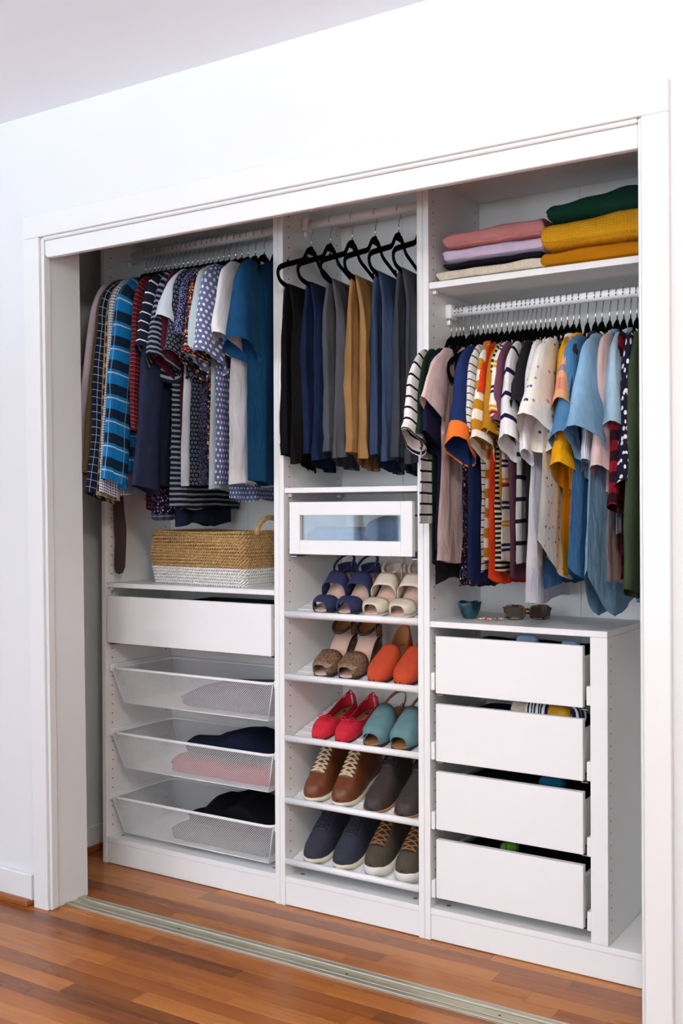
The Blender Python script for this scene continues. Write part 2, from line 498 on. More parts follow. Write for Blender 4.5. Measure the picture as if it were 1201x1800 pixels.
# inside of the closet
struct(bx('wall_closet_left', M['closet'], -0.16, -0.123, -0.268, 0.5, 0, CZ, None, 0), 'grey-white side wall inside the closet')
struct(bx('wall_closet_back', M['closet'], -0.16, 2.38, 0.42, 0.5, 0, CZ, None, 0), 'closet back wall behind the wardrobe')
struct(bx('wall_closet_right', M['closet'], 2.33, 2.38, -0.268, 0.42, 0, CZ, None, 0), 'closet side wall at the right')
bl = thing('baseboard_closet', None, None); struct(bl, 'white closet baseboard with oak shoe moulding')
bx('board', M['trim'], -0.123, -0.111, -0.268, 0.42, 0.018, 0.09, bl, 0.002)
bx('shoe_moulding', M['quarter'], -0.123, -0.104, -0.268, 0.42, 0.0, 0.022, bl, 0.005, 2)
bb = thing('baseboard_left', None, None); struct(bb, 'white baseboard with oak shoe moulding left of the closet')
bx('board', M['trim'], RX0, 0.112, WY - .014, WY, 0.015, 0.094, bb, 0.003, 2)
bx('shoe_moulding', M['quarter'], RX0, 0.112, WY - .032, WY - .0005, 0.0, 0.020, bb, 0.006, 2)

# painted casing, jambs and fascia of the opening (the left side leans a little)
t1 = thing('trim_1', None, None, (0.11, WY, 0)); struct(t1, 'white painted door casing at the left of the closet')
sheared_box('casing_board', M['trim'], 0.090, 0.158, 0.128, 0.188, WY - .018, WY + .012, 0, 2.036, t1, 0.002)
sheared_box('casing_bead', M['trim'], 0.158, 0.170, 0.1882, 0.198, WY - .010, WY + .02, 0, 2.036, t1, 0.004)
sheared_box('jamb_board', M['trim'], 0.125, 0.165, 0.150, 0.192, WY + .02, -0.255, 0, 2.036, t1, 0.002)
t2 = thing('trim_2', None, None, (2.02, WY, 0)); struct(t2, 'white painted door casing at the right of the closet')
sheared_box('casing_board', M['trim'], 1.994, 2.052, 1.998, 2.056, WY - .018, WY + .012, 0, 2.036, t2, 0.002)
sheared_box('casing_bead', M['trim'], 1.985, 1.9938, 1.989, 1.9978, WY - .010, WY + .02, 0, 2.036, t2, 0.003)
sheared_box('jamb_board', M['trim'], 1.990, 2.02, 1.994, 2.02, WY + .02, -0.262, 0, 2.036, t2, 0.002)
t3 = thing('trim_3', None, None, (1.07, WY, 2.036)); struct(t3, 'white painted head casing above the closet')
bx('casing_board', M['trim'], 0.090, 2.052, WY - .018, WY + .012, 2.0365, 2.106, t3, 0.002)
bx('casing_bead', M['trim'], 0.170, 1.985, WY - .012, WY + .02, 2.026, 2.0362, t3, 0.003)
bx('head_board', M['trim'], 0.165, 1.99, WY + .02, -0.262, 2.028, 2.06, t3, 0.002)
t4 = thing('trim_4', None, None, (1.07, WY, 1.974)); struct(t4, 'white fascia board hiding the sliding door track')
fb = MB()
R_ = 0.016; FX0, FX1, FZ0, FZ1 = 0.172, 1.984, 1.974, 2.0255
prof = []
for k in range(7):
    a = PI + k / 6 * PI / 2
    prof.append((FX0 + R_ + R_ * math.cos(a), FZ0 + R_ + R_ * math.sin(a)))
prof += [(FX1, FZ0), (FX1, FZ1), (FX0, FZ1)]
n = len(prof)
fb.add([(x, WY - .004, z) for x, z in prof] + [(x, WY + .016, z) for x, z in prof],
       [tuple(range(n)), tuple(range(2 * n - 1, n - 1, -1))] + [(i, i + n, (i + 1) % n + n, (i + 1) % n) for i in range(n)], None, False)
fb.build('fascia_board', M['trim'], t4, 0.002, world=True)
# the old upper door track behind the fascia
bx('upper_track', M['alu'], 0.2, 1.98, -0.36, -0.30, 2.012, 2.027, t3, 0.001)

# floor track of the former sliding doors
tr = thing('door_track', 'worn metal sliding door track set in the oak floor', 'door track', (1.09, -0.32, 0), (0, 0, 0))
x0, x1 = 0.192, 1.99
bx('base_strip', M['alu'], x0, x1, -0.354, -0.276, 0.0003, 0.0035, tr, 0.0004)
for (a, b_, h) in ((-0.354, -0.3415, 0.0075), (-0.3335, -0.3295, 0.0065), (-0.300, -0.286, 0.0085), (-0.2795, -0.276, 0.007)):
    bx('guide_ridge', M['alu'], x0, x1, a, b_, 0.0036, h, tr, 0.0012, 2)
for sx in (0.62, 1.19, 1.62):
    mb = MB(); mb.lathe([(0.0, .0048), (.0028, .0046), (.0038, .0036)], 10, sx, -0.318)
    mb.build('screw', M['screw'], tr, world=True)

# unseen ceiling lamp, added to brighten and warm the upper walls
lamp = thing('added_ceiling_lamp', 'round white ceiling lamp added out of view to brighten the upper walls', 'lamp', (2.5, -2.1, CZ))
mb = MB(); mb.lathe([(0.001, -.0005), (.10, -.0005), (.10, -.02), (.001, -.02)], 32); mb.build('base', M['trim'], lamp)
mb = MB(); mb.tube([(0, 0, -.02), (0, 0, -.16)], .012, 10); mb.build('stem', M['trim'], lamp)
m, nt, b = new_mat('added_lamp_glow'); b.inputs['Base Color'].default_value = lin('f6efe2'); b.inputs['Emission Color'].default_value = (1.0, .90, .78, 1); b.inputs['Emission Strength'].default_value = 46.0
mb = MB(); mb.lathe([(.15 * math.sin(PI * k / 14) + .001, -.26 - .10 * math.cos(PI * k / 14)) for k in range(15)], 32); mb.build('opal_shade', m, lamp)
# ------------------------------------------------------------------ wardrobe frames
T = 0.0185; BY = 0.333; FT = 2.142
hole_mesh = None
def pin_holes(parent, X, side, ya, yb, z0, z1, name='pin_holes'):
    mb = MB(); z = z0
    while z < z1:
        for yy in (ya, yb):
            vs = []; r = 0.0026
            for k in range(8):
                a = 2 * PI * k / 8
                vs.append((X + side * 0.0004, yy + r * math.cos(a), z + r * math.sin(a)))
            mb.add(vs, [tuple(range(8)) if side > 0 else tuple(range(7, -1, -1))], None, False)
        z += 0.032
    return mb.build(name, M['hole'], parent, world=True, kind='stuff')

def frame(X0, X1, nback, label):
    f = thing('wardrobe_frame', label, 'wardrobe', ((X0 + X1) / 2, 0.17, 0), group='white wardrobe frames in the closet')
    e = 0.0004
    bx('side_panel', M['white'], X0 + e, X0 + T, 0, BY + .012, 0, FT + .018, f)
    bx('side_panel', M['white'], X1 - T, X1 - e, 0, BY + .012, 0, FT + .018, f)
    bx('top_panel', M['white'], X0 + T, X1 - T, 0.002, BY, FT, FT + .018, f)
    bx('bottom_panel', M['white'], X0 + T, X1 - T, 0.0015, BY, 0.073, 0.0895, f)
    bx('plinth', M['white'], X0 + T, X1 - T, 0.0035, 0.02, 0.002, 0.0722, f)
    w = (X1 - X0 - 2 * T) / nback
    for i in range(nback):
        bx('back_panel', M['white_back'], X0 + T + i * w + .0006, X0 + T + (i + 1) * w - .0006, BY, BY + .004, 0.073, FT + .01, f, 0)
    pin_holes(f, X0 + T, 1, 0.030, 0.305, 0.125, FT - .02)
    pin_holes(f, X1 - T, -1, 0.030, 0.305, 0.125, FT - .02)
    for xx in (X0 + T + .035, X1 - T - .035):
        mb = MB(); mb.lathe([(0.0, .0902), (.006, .0902), (.0075, .0896)], 12, xx, 0.045)
        mb.build('cam_cover', M['grey_cap'], f, world=True)
    return f
frame(0.0, 0.75, 2, 'leftmost wardrobe frame, holding shirts over wire baskets')
frame(0.75, 1.25, 2, 'narrow middle wardrobe frame, holding trousers over shoe shelves')
frame(1.25, 2.25, 3, 'rightmost and widest wardrobe frame, holding sweaters, tops and a drawer unit')

def shelf(X0, X1, z0, z1, label):
    s = thing('shelf', label, 'shelf', ((X0 + X1) / 2, .16, z0), group='flat white wardrobe shelves')
    bx('board', M['white'], X0, X1, 0.002, BY - .002, z0, z1, s, 0.0012)
    for xx, sg in ((X0, 1), (X1, -1)):
        for yy in (0.030, 0.305):
            mb = MB(); mb.box(min(xx, xx + sg * .012), max(xx, xx + sg * .012), yy - .009, yy + .009, z0 - .012, z0 - .0005)
            mb.build('shelf_pin', M['plastic'], s, 0.003, 2, world=True)
    return s
shelf(T + .001, .75 - T - .001, 0.945, 0.961, 'white shelf under the woven basket in the left frame')
shelf(.75 + T + .001, 1.25 - T - .001, 1.259, 1.275, 'white shelf between the trousers and the glass fronted drawer')
shelf(1.25 + T + .001, 2.25 - T - .001, 1.825, 1.843, 'white shelf carrying the folded sweaters')

# clothes rails
RY = 0.12
def rail(X0, X1, z, label):
    r = thing('clothes_rail', label, 'clothes rail', ((X0 + X1) / 2, RY, z), group='white clothes rails')
    mb = MB(); mb.tube([(X0 + .012, RY, z), ((X0 + X1) / 2, RY, z), (X1 - .012, RY, z)], 0.0140, 18)
    mb.build('tube', M['white_metal'], r, world=True)
    for a, b_ in ((X0, X0 + .022), (X1 - .022, X1)):
        mb = MB(); mb.box(a + .0005, b_ - .0005, RY - .021, RY + .021, z - .020, z + .022)
        mb.build('bracket', M['plastic'], r, 0.006, 3, world=True)
        mb = MB(); mb.box(a + .0005, a + .011, RY - .008, RY + .008, z - .036, z - .0205)
        mb.build('bracket_peg', M['plastic'], r, 0.003, 2, world=True)
    return r
ZL, ZR = 2.100, 1.775
rail(T, .75 - T, ZL, 'white clothes rail over the shirts on the left')
rail(.75 + T, 1.25 - T, ZL, 'white clothes rail over the hanging trousers')
rail(1.25 + T, 2.25 - T, ZR, 'white clothes rail under the sweater shelf')

# ------------------------------------------------------------------ drawers
def drawer(name, label, X0, X1, z0, z1, yf, depth=.29, glass=False, sides_h=0.10, group='white drawers'):
    d = thing(name, label, 'drawer', ((X0 + X1) / 2, yf, z0), group=group)
    fy = yf + .018
    if not glass:
        bx('front', M['white'], X0, X1, yf, fy, z0, z1, d, 0.0012)
    else:
        a, b_ = 0.038, 0.040
        # mitre-less frame: two stiles, two rails, one glass pane set back
        bx('stile', M['white'], X0, X0 + a, yf, fy, z0, z1, d, 0.0012)
        bx('stile', M['white'], X1 - a, X1, yf, fy, z0, z1, d, 0.0012)
        bx('rail', M['white'], X0 + a, X1 - a, yf + .0004, fy, z1 - b_, z1, d, 0.0012)
        bx('rail', M['white'], X0 + a, X1 - a, yf + .0004, fy, z0, z0 + b_ + .003, d, 0.0012)
        bx('glass_pane', M['glass'], X0 + a, X1 - a, yf + .010, yf + .014, z0 + b_ + .003, z1 - b_, d, 0)
    bt = z0 + .014
    top = bt + sides_h
    bx('side', M['white'], X0 + .006, X0 + .018, fy + .0005, fy + depth, bt, top, d)
    bx('side', M['white'], X1 - .018, X1 - .006, fy + .0005, fy + depth, bt, top, d)
    bx('back', M['white'], X0 + .018, X1 - .018, fy + depth - .012, fy + depth, bt, top, d)
    bx('bottom', M['white_back'], X0 + .018, X1 - .018, fy + .0005, fy + depth - .012, bt, bt + .004, d, 0)
    for a, b_ in ((X0 - .010, X0 + .016), (X1 - .016, X1 + .010)):
        r = bx('runner', M['black_runner'], a, b_, fy + .004, fy + depth, z0 - .006, z0 + .012, d, 0.001)
        bx('runner_bracket', M['steel'], a + .004, b_ - .004, fy + .002, fy + .05, z0 - .009, z0 - .0065, r, 0)
    return d
drawer('drawer', 'white drawer below the shelf with the woven basket', 0.0275, 0.7215, 0.757, 0.9165, -0.004)
drawer('glass_front_drawer', 'white framed drawer with a glass panel showing denim', 0.789, 1.2145, 1.0735, 1.2315, 0.0, glass=True)

# drawer unit of the right frame: top, divider and four drawers
u = thing('drawer_unit_divider', 'white divider panel with top board enclosing the four drawers', 'cabinet', (1.52, .16, .0895))
bx('top_board', M['white'], 1.2695, 1.7785, 0.0005, BY - .002, 0.878, 0.8945, u, 0.0012)
bx('divider', M['white'], 1.7325, 1.7785, 0.001, BY - .002, 0.0902, 0.8775, u, 0.0012)
pin_holes(u, 1.7785, 1, 0.026, 0.300, 0.118, 0.865)
for zz in (0.118, 0.31, 0.505, 0.70):
    for xx in (1.2692, 1.7208):
        bx('runner_mount', M['plastic'], xx, xx + .0115, 0.004, 0.03, zz, zz + .05, u, 0.003, 2)
dz = ((0.694, 0.8535, 'uppermost'), (0.5045, 0.6645, 'second from the top'), (0.3145, 0.4755, 'third from the top'), (0.1225, 0.286, 'lowest'))
for z0, z1, w in dz:
    drawer('drawer', 'white drawer, %s of the four in the drawer unit' % w, 1.2875, 1.7135, z0, z1, -0.001, group='drawers of the drawer unit', sides_h=.112)

# ------------------------------------------------------------------ wire mesh baskets
def mesh_basket_meshes():
    X0, X1, Y0, Y1 = 0.036, 0.716, 0.012, 0.322
    H = 0.118
    bx0, bx1, by0, by1 = X0 + .042, X1 - .030, Y0 + .016, Y1 - .012
    top = [Vector((X0, Y0, H)), Vector((X1, Y0, H)), Vector((X1, Y1, H)), Vector((X0, Y1, H))]
    bot = [Vector((bx0, by0, 0)), Vector((bx1, by0, 0)), Vector((bx1, by1, 0)), Vector((bx0, by1, 0))]
    rim = MB()
    rr = 0.035; pts = []
    for (cx, cy, a0) in ((X0 + rr, Y0 + rr, PI), (X1 - rr, Y0 + rr, 1.5 * PI), (X1 - rr, Y1 - rr, 0), (X0 + rr, Y1 - rr, .5 * PI)):
        for k in range(7):
            a = a0 + k / 6 * PI / 2
            pts.append((cx + rr * math.cos(a), cy + rr * math.sin(a), H))
    rim.tube(pts, 0.0052, 8, closed=True)
    wires = MB()
    def panel(a, b, c, d, pitch=0.0080, r=0.00072):
        """quad a-b (bottom) d-c (top): two diagonal families of straight wires clipped to the quad"""
        w = ((b - a).length + (c - d).length) / 2; h = ((d - a).length + (c - b).length) / 2
        def P(u, v): return (a.lerp(b, u)).lerp(d.lerp(c, u), v)
        n = int((w + h) / pitch)
        for fam in (0, 1):
            for i in range(1, n):
                s = i * pitch     # x + y = s in panel metres
                u0, v0 = (s, 0) if s <= w else (w, s - w)
                u1, v1 = (0, s) if s <= h else (s - h, h)
                if fam: u0, u1 = w - u0, w - u1
                wires.tube([P(u0 / w, v0 / h), P(u1 / w, v1 / h)], r, 3, cap=False)
    panel(bot[0], bot[1], top[1], top[0]); panel(bot[1], bot[2], top[2], top[1])
    panel(bot[2], bot[3], top[3], top[2]); panel(bot[3], bot[0], top[0], top[3])
    panel(bot[0], bot[1], bot[2], bot[3])
    edge = MB()
    edge.tube([bot[0], bot[1], bot[2], bot[3]], 0.0016, 6, closed=True)
    for t_, b_ in zip(top, bot): edge.tube([b_, t_], 0.0016, 6)
    return (rim.mesh('rim', M['white_metal']), wires.mesh('wire_mesh', M['white_metal']), edge.mesh('edge_wire', M['white_metal']))
rim_me, wire_me, edge_me = mesh_basket_meshes()
bsk = (('white wire mesh basket holding grey lilac folded clothes, uppermost of three', 0.5505),
       ('white wire mesh basket holding folded navy and red clothes, middle of three', 0.3285),
       ('white wire mesh basket holding folded black clothes, lowest of three', 0.1075))
for lab, z0 in bsk:
    b = thing('mesh_basket', lab, 'wire basket', (0, 0, z0), group='wire mesh baskets')
    for nm, me, kd in (('rim', rim_me, None), ('wire_mesh', wire_me, 'stuff'), ('edge_wire', edge_me, None)):
        o = bpy.data.objects.new(nm, me); col.objects.link(o); o.parent = b
        if kd: o['kind'] = kd
    for xx, s in ((T, 1), (.75 - T, -1)):
        a, c = (xx + .0006, xx + .0125) if s > 0 else (xx - .0125, xx - .0006)
        bx('runner', M['white_metal'], a, c, 0.012, 0.318, z0 + .106, z0 + .130, b, 0.002)
        mb = MB(); mb.box(a, c + (.004 if s > 0 else 0), 0.018, 0.046, z0 + .104, z0 + .133)
        ro = mb.build('runner_end', M['plastic'], b, 0.005, 3, world=True)

# ------------------------------------------------------------------ tilted shoe shelves
TILT = math.radians(15.5)
def shoe_shelf(zr, label):
    s = thing('shoe_shelf', label, 'shoe shelf', (1.0, 0.0, zr - .02), group='tilted white shoe shelves')
    x0, x1 = -.25 + T + .001, .25 - T - .001
    mb = MB()
    pr = []
    for k in range(12):
        a = 2 * PI * k / 12
        pr.append((0.006 + 0.0085 * math.cos(a) * (1.1 if math.cos(a) < 0 else 1), 0.0105 + 0.0102 * math.sin(a)))
    m = len(pr)
    mb.add([(x0, a, b) for a, b in pr] + [(x1, a, b) for a, b in pr], [tuple(range(m - 1, -1, -1)), tuple(range(m, 2 * m))] + [(i, (i + 1) % m, (i + 1) % m + m, i + m) for i in range(m)])
    mb.build('front_rail', M['white_metal'], s)
    # sloping tray: a plate with raised ribs
    c, sn = math.cos(TILT), math.sin(TILT)
    def tb(name, y0, y1, z0, z1, mat=M['white']):
        mb = MB().box(x0 + .002, x1 - .002, y0, y1, z0, z1)
        o = mb.build(name, mat, s, 0.0008); o.rotation_euler = (TILT, 0, 0); o.location = (0, 0.013, 0.0035); return o
    tb('tray', 0.0, 0.312, -0.006, 0.0)
    for k in range(7):
        y_ = 0.055 + k * 0.036
        tb('rib', y_, y_ + .006, 0.0002, 0.0022)
    return s
SZ = (0.900, 0.7085, 0.5205, 0.3305, 0.144)
SL = ('under the navy and cream sandals', 'under the glittery heels and orange mules', 'under the red flats and teal mules', 'under the brown boots', 'lowest one, under the sneakers')
for z_, l_ in zip(SZ, SL): shoe_shelf(z_, 'tilted white shoe shelf ' + l_)
# ------------------------------------------------------------------ hangers
def hanger_meshes():
    half = [(0.0, -0.004), (0.022, -0.010), (0.038, -0.028), (0.055, -0.046), (0.10, -0.062), (0.165, -0.084), (0.196, -0.096), (0.2105, -0.110), (0.208, -0.127), (0.190, -0.140), (0.150, -0.1465), (0.08, -0.148)]
    pts = [(0, a, b) for a, b in half] + [(0, -a, b) for a, b in reversed(half[1:])]
    mb = MB()
    mb.tube(spline(pts, 3, closed=True), 0.0082, 8, closed=True, flat=((1, 0, 0), 0.36))
    # filled neck plate under the hook
    pl = [(-0.034, -0.026), (-0.026, -0.012), (-0.012, -0.004), (-0.006, 0.006), (0.006, 0.006), (0.012, -0.004), (0.026, -0.012), (0.034, -0.026), (0.016, -0.020), (-0.016, -0.020)]
    m = len(pl)
    mb.add([(-.0026, a, b) for a, b in pl] + [(.0026, a, b) for a, b in pl], [tuple(range(m)), tuple(range(2 * m - 1, m - 1, -1))] + [(i, i + m, (i + 1) % m + m, (i + 1) % m) for i in range(m)], None, False)
    # notches near the arm ends
    for s in (-1, 1):
        mb.box(-.002, .002, s * .150 - .004, s * .150 + .004, -0.0745, -0.066)
    hk = MB()
    pth = [(0, 0, 0.004), (0, 0, 0.030), (0, 0.003, 0.042), (0, 0.0125, 0.056)]
    for k in range(9):
        a = math.radians(-35 + k * 235 / 8)
        pth.append((0, 0.0160 * math.cos(a), 0.0745 + 0.0160 * math.sin(a)))
    hk.tube(pth, 0.0018, 6)
    return mb.mesh('body', M['velvet']), hk.mesh('hook', M['chrome'])
HB_ME, HK_ME = hanger_meshes()
def hanger(X, zneck, yaw, label, group, name='clothes_hanger'):
    h = thing(name, label, 'hanger', (X, RY, zneck), (0, 0, yaw), group)
    for nm, me in (('body', HB_ME), ('hook', HK_ME)):
        o = bpy.data.objects.new(nm, me); col.objects.link(o); o.parent = h
    return h

# ------------------------------------------------------------------ garments on hangers
NL, NR = ZL - 0.0745, ZR - 0.0745
YMAX = 0.205
def yclip(y, lim=YMAX):
    if y < lim - .03: return y
    return lim - .03 + .03 * (1 - math.exp(-(y - lim + .03) / .03))

def garment(name, label, cat, mat, X, zneck, W=0.215, hem=-0.68, sl='S', slen=0.20, th=0.013, yaw=8.0, group=None, seed=0,
            hemW=None, curve=0.0, fwd=0.0, slmat=None, cuff=None, swing=0.0, drop=0.0, flare=1.0, collar=None, hang=0.0):
    """A top hanging on a hanger. Local axes: y along the hanger (front end at -y), x across the rail, z=0 at the neck of the hanger.
    sl: 'S' short, 'L' long, 'T' three-quarter, 'N' none;  swing: how far the front sleeve leans forward;  hang: extra drop of the front corner"""
    rnd = random.Random(seed * 7 + 3)
    root = thing(name, label, cat, (X, RY, zneck), (0, 0, math.radians(yaw)), group)
    hemW = hemW or W + .01
    ns, nv = 25, 30
    p1, p2, p3 = rnd.uniform(0, 6.28), rnd.uniform(0, 6.28), rnd.uniform(0, 6.28)
    f1, f2 = rnd.uniform(1.6, 2.6), rnd.uniform(3.2, 5.0)
    def shoulder(y):
        a = abs(y)
        return -0.030 - .004 * (a < .06) - 0.066 * max(0, (a - .045)) / .15 - 0.35 * max(0, a - .19)
    def halfw(v):
        return lerp(min(W, .198), W, smoothstep(0, .22, v)) if v < .22 else lerp(W, hemW, (v - .22) / .78)
    mb = MB()
    rsg = rnd.uniform(.9, 1.1)
    for side in (1, -1):
        def fn(i, j):
            s = -1 + 2 * i / (ns - 1); v = (j / (nv - 1)) ** 1.15
            y = s * halfw(v)
            zs = shoulder(s * .198)
            zh = hem + curve * (s * s) - drop * max(0, -s) + .007 * math.sin(5 * s + p1)
            z = lerp(zs, zh, v)
            y = yclip(y - fwd * v * (1 if s < 0 else .3))
            edge = (1 - abs(s) ** 3.2)
            tt = th * edge * (0.22 + .78 * smoothstep(0, .12, v)) * (1 - .10 * math.sin(3 * v + p2))
            fold = (.0052 * math.sin(f1 * PI * s + p2 + .8 * v) + .0030 * math.sin(f2 * PI * s + p3 - 1.2 * v)) * smoothstep(.12, .7, v) * rsg
            fold += .004 * nz(s * 2.3 + seed, v * 3.1) + .0035 * nz(s * 7.0 + seed, v * 2.2, 4.0) * smoothstep(.05, .3, v) + .002 * nz(s * 9 + v * 6, v * 9 - s * 5, seed)
            return Vector((side * tt + fold * (1 if th > .008 else .6), y, z))
        mb.grid(fn, ns, nv, uvfn=lambda i, j: (fn(i, j).y + side * .7 + seed * .13, fn(i, j).z + seed * .07))
    body = mb.build('body', mat, root)
    body.visible_shadow = True
    # sleeves
    sm_ = slmat or mat
    if sl != 'N':
        for sgn in (-1, 1):
            L = {'S': slen, 'T': slen, 'L': slen}[sl]
            lead = swing if sgn < 0 else 0.0
            if sl == 'S':
                path = [(.150, -.066), (.190, -.098), (.212 + lead * .4, -.150), (.222 + lead * .8, -.09 - L * .75), (.222 + lead, -.09 - L)]
                wd = [.014, .044, .062 * flare, .066 * flare, .068 * flare]; tx = [.005, .011, .016, .022, .028]
            else:
                e = -.09 - L
                path = [(.150, -.066), (.192, -.100), (.214 + lead * .25, -.170), (.220 + lead * .5, lerp(-.17, e, .35)), (.222 + lead * .75, lerp(-.17, e, .7)), (.220 + lead, e)]
                wd = [.014, .042, .058, .056, .052, .047 * flare]; tx = [.005, .011, .015, .015, .014, .013]
            tx = [a * (th / .013) for a in tx]
            P = spline([(0, a, b) for a, b in path], 5)
            m = len(P); nk = 16
            pw = [interp(k / (m - 1) * (len(wd) - 1), list(range(len(wd))), wd) for k in range(m)]
            px_ = [interp(k / (m - 1) * (len(tx) - 1), list(range(len(tx))), tx) for k in range(m)]
            q1, q2 = rnd.uniform(0, 6.28), rnd.uniform(0, 6.28)
            cum = [0]
            for k in range(1, m): cum.append(cum[-1] + (P[k] - P[k - 1]).length)
            def sfn(i, j):
                a = 2 * PI * i / nk
                t = (P[min(j + 1, m - 1)] - P[max(j - 1, 0)]).normalized()
                nrm = Vector((0, t.z, -t.y))      # in plane, perpendicular to the path
                ca, sa = math.cos(a), math.sin(a)
                k = j / (m - 1)
                wv = 1 + .10 * math.sin(2 * a + q1 + 3 * k) * k + .05 * math.sin(5 * a + q2) * k + .16 * nz(ca * 1.4 + seed, k * 5.0, sa * 1.4) * smoothstep(.1, .4, k)
                p = P[j] - nrm * (ca * pw[j] * wv)
                x = sa * px_[j] * (1 + .25 * math.sin(3 * a + q2) * k) + .006 * nz(ca * 2.0 + seed, k * 7.0, 3.0) * k
                if sl != 'S': x += .004 * math.sin(9 * k + q1) * k; 
                p = p + Vector((0, 0, (.030 * ca - .010) * k ** 2 * (1 if sl == 'S' else .35)))
                yy = p.y
                if sgn > 0: yy = yclip(p.y * .82, .19); 
                else: yy = -(p.y) - fwd * .5 * k
                return Vector((x + .002 * (1 - 2 * (seed % 2)), yy, p.z - (hang * k if sgn < 0 else 0)))
            sb = MB()
            sb.grid(sfn, nk, m, wrap=True, uvfn=lambda i, j: (abs(i - nk / 2) / nk * 4 * .06 + seed * .11, -cum[j] + seed * .05))
            so = sb.build('sleeve', sm_, root)
            if cuff and sgn < 0:
                cb_ = MB()
                def cfn(i, j):
                    p = sfn(i, m - 1 - 4 + j) if j < 5 else sfn(i, m - 1)
                    c = sum((sfn(q, min(m - 1, m - 5 + j)) for q in range(nk)), Vector()) / nk
                    return c + (p - c) * 1.05 + Vector((0, 0, -.001 * j))
                cb_.grid(cfn, nk, 5, wrap=True)
                cb_.build('cuff', cuff, so)
    if collar:
        cb_ = MB()
        pts = []
        for k in range(14):
            a = 2 * PI * k / 14
            pts.append((.012 * math.cos(a), .066 * math.sin(a), -.034 + .004 * math.cos(a)))
        cb_.tube(pts, .0075, 6, closed=True, flat=((1, 0, 0), .55))
        cb_.build('collar', collar if not isinstance(collar, bool) else mat, root)
    return root

def F(*a, **k): return fabric(*a, **k)
D = {}
def sol(n, c, **k): D[n] = F('fabric_' + n, c, **k)
sol('lilac', 'b3a7b0'); sol('olive', '4d3d22'); sol('grey', '7b7c88'); sol('navy', '23293f', streak=.15)
sol('burg', '4d1526'); sol('whitee', 'd3dae2'); sol('palegreen', 'b5c4c4'); sol('white', 'e6e3e2'); sol('teal_denim', '15466c', streak=.28, var=.2)
sol('cream', 'ebe5d8'); sol('ltblue', '8593a8', streak=.2); sol('darkdenim', '161f33', streak=.3)
D['window'] = F('fabric_windowpane', '121a2c', [('s', 'u', .024, .07, 0, 'aab4be', .8), ('s', 'v', .024, .07, 0, 'aab4be', .8)])
D['tangingham'] = F('fabric_tan_check', '14110f', [('s', 'u', .034, .34, 0, 'b29a72', .55), ('s', 'v', .034, .34, 0, 'b29a72', .55)])
D['bwgingham'] = F('fabric_small_check', '20223a', [('s', 'u', .0085, .5, 0, 'e4e2ea', .62), ('s', 'v', .0085, .5, 0, 'e4e2ea', .62)])
D['blueplaid'] = F('fabric_blue_plaid', '0f78b5', [('s', 'v', .078, .40, 0, '10101a', .92), ('s', 'v', .078, .055, .17, 'c8d0d8', .9), ('s', 'v', .078, .02, .62, '0a2b4e', .8), ('s', 'v', .078, .02, .80, '0a2b4e', .8), ('s', 'u', .055, .05, 0, '9fc4dc', .5), ('s', 'u', .055, .4, .3, '10101a', .25)])
D['redplaid'] = F('fabric_red_plaid', '7a1a20', [('s', 'u', .013, .32, 0, '1c1018', .7), ('s', 'v', .013, .32, 0, '1c1018', .7), ('s', 'v', .013, .06, .6, 'c8b8b0', .6)])
D['purplefloral'] = F('fabric_purple_floral', '1d1830', [('v', 95, .30, ['d9d3e4', '7f5fa0', 'a58fc8', '3d2c5c', 'c2405a'], .8)])
D['blueplaid2'] = F('fabric_pale_blue_check', '6e86ad', [('s', 'u', .03, .35, 0, '2c3652', .6), ('s', 'v', .03, .35, 0, '2c3652', .6), ('s', 'v', .03, .08, .6, 'd0d8e4', .7)])
D['navystripe'] = F('fabric_navy_white_stripe', '191d30', [('s', 'v', .032, .13, 0, 'e4dfd8')])
D['greystripe'] = F('fabric_grey_black_stripe', '14161f', [('s', 'v', .0165, .42, 0, '7e8794')])
D['darkdots'] = F('fabric_dark_leaf_dots', '1b1d27', [('d', .013, .33, '707a88'), ('d', .013, .16, '22252f')])
D['speckle'] = F('fabric_navy_speckle', '23264a', [('v', 240, .33, ['b9b6d4', '8a88b4'], .7)])
D['orangefloral'] = F('fabric_orange_floral', '16131c', [('v', 130, .38, ['c8552a', 'd8b9a0', '8b3a40', 'cf8a3a', '303050'], .9)])
D['lilacdots'] = F('fabric_lilac_dots', '6a7096', [('d', .017, .27, 'e9ebf2')])
D['bluedots'] = F('fabric_blue_dots', '5b6f9d', [('d', .014, .25, 'dfe4ee')])

LG = 'tops on the left rail'
HLAB = 'black velvet hanger carrying tops on the left rail'
LX = [0.098, 0.119, 0.14, 0.156, 0.173, 0.193, 0.213, 0.231, 0.25, 0.27, 0.29, 0.309, 0.333, 0.36, 0.38, 0.399, 0.422, 0.445, 0.467, 0.494, 0.52, 0.545, 0.575, 0.61, 0.66, 0.69]
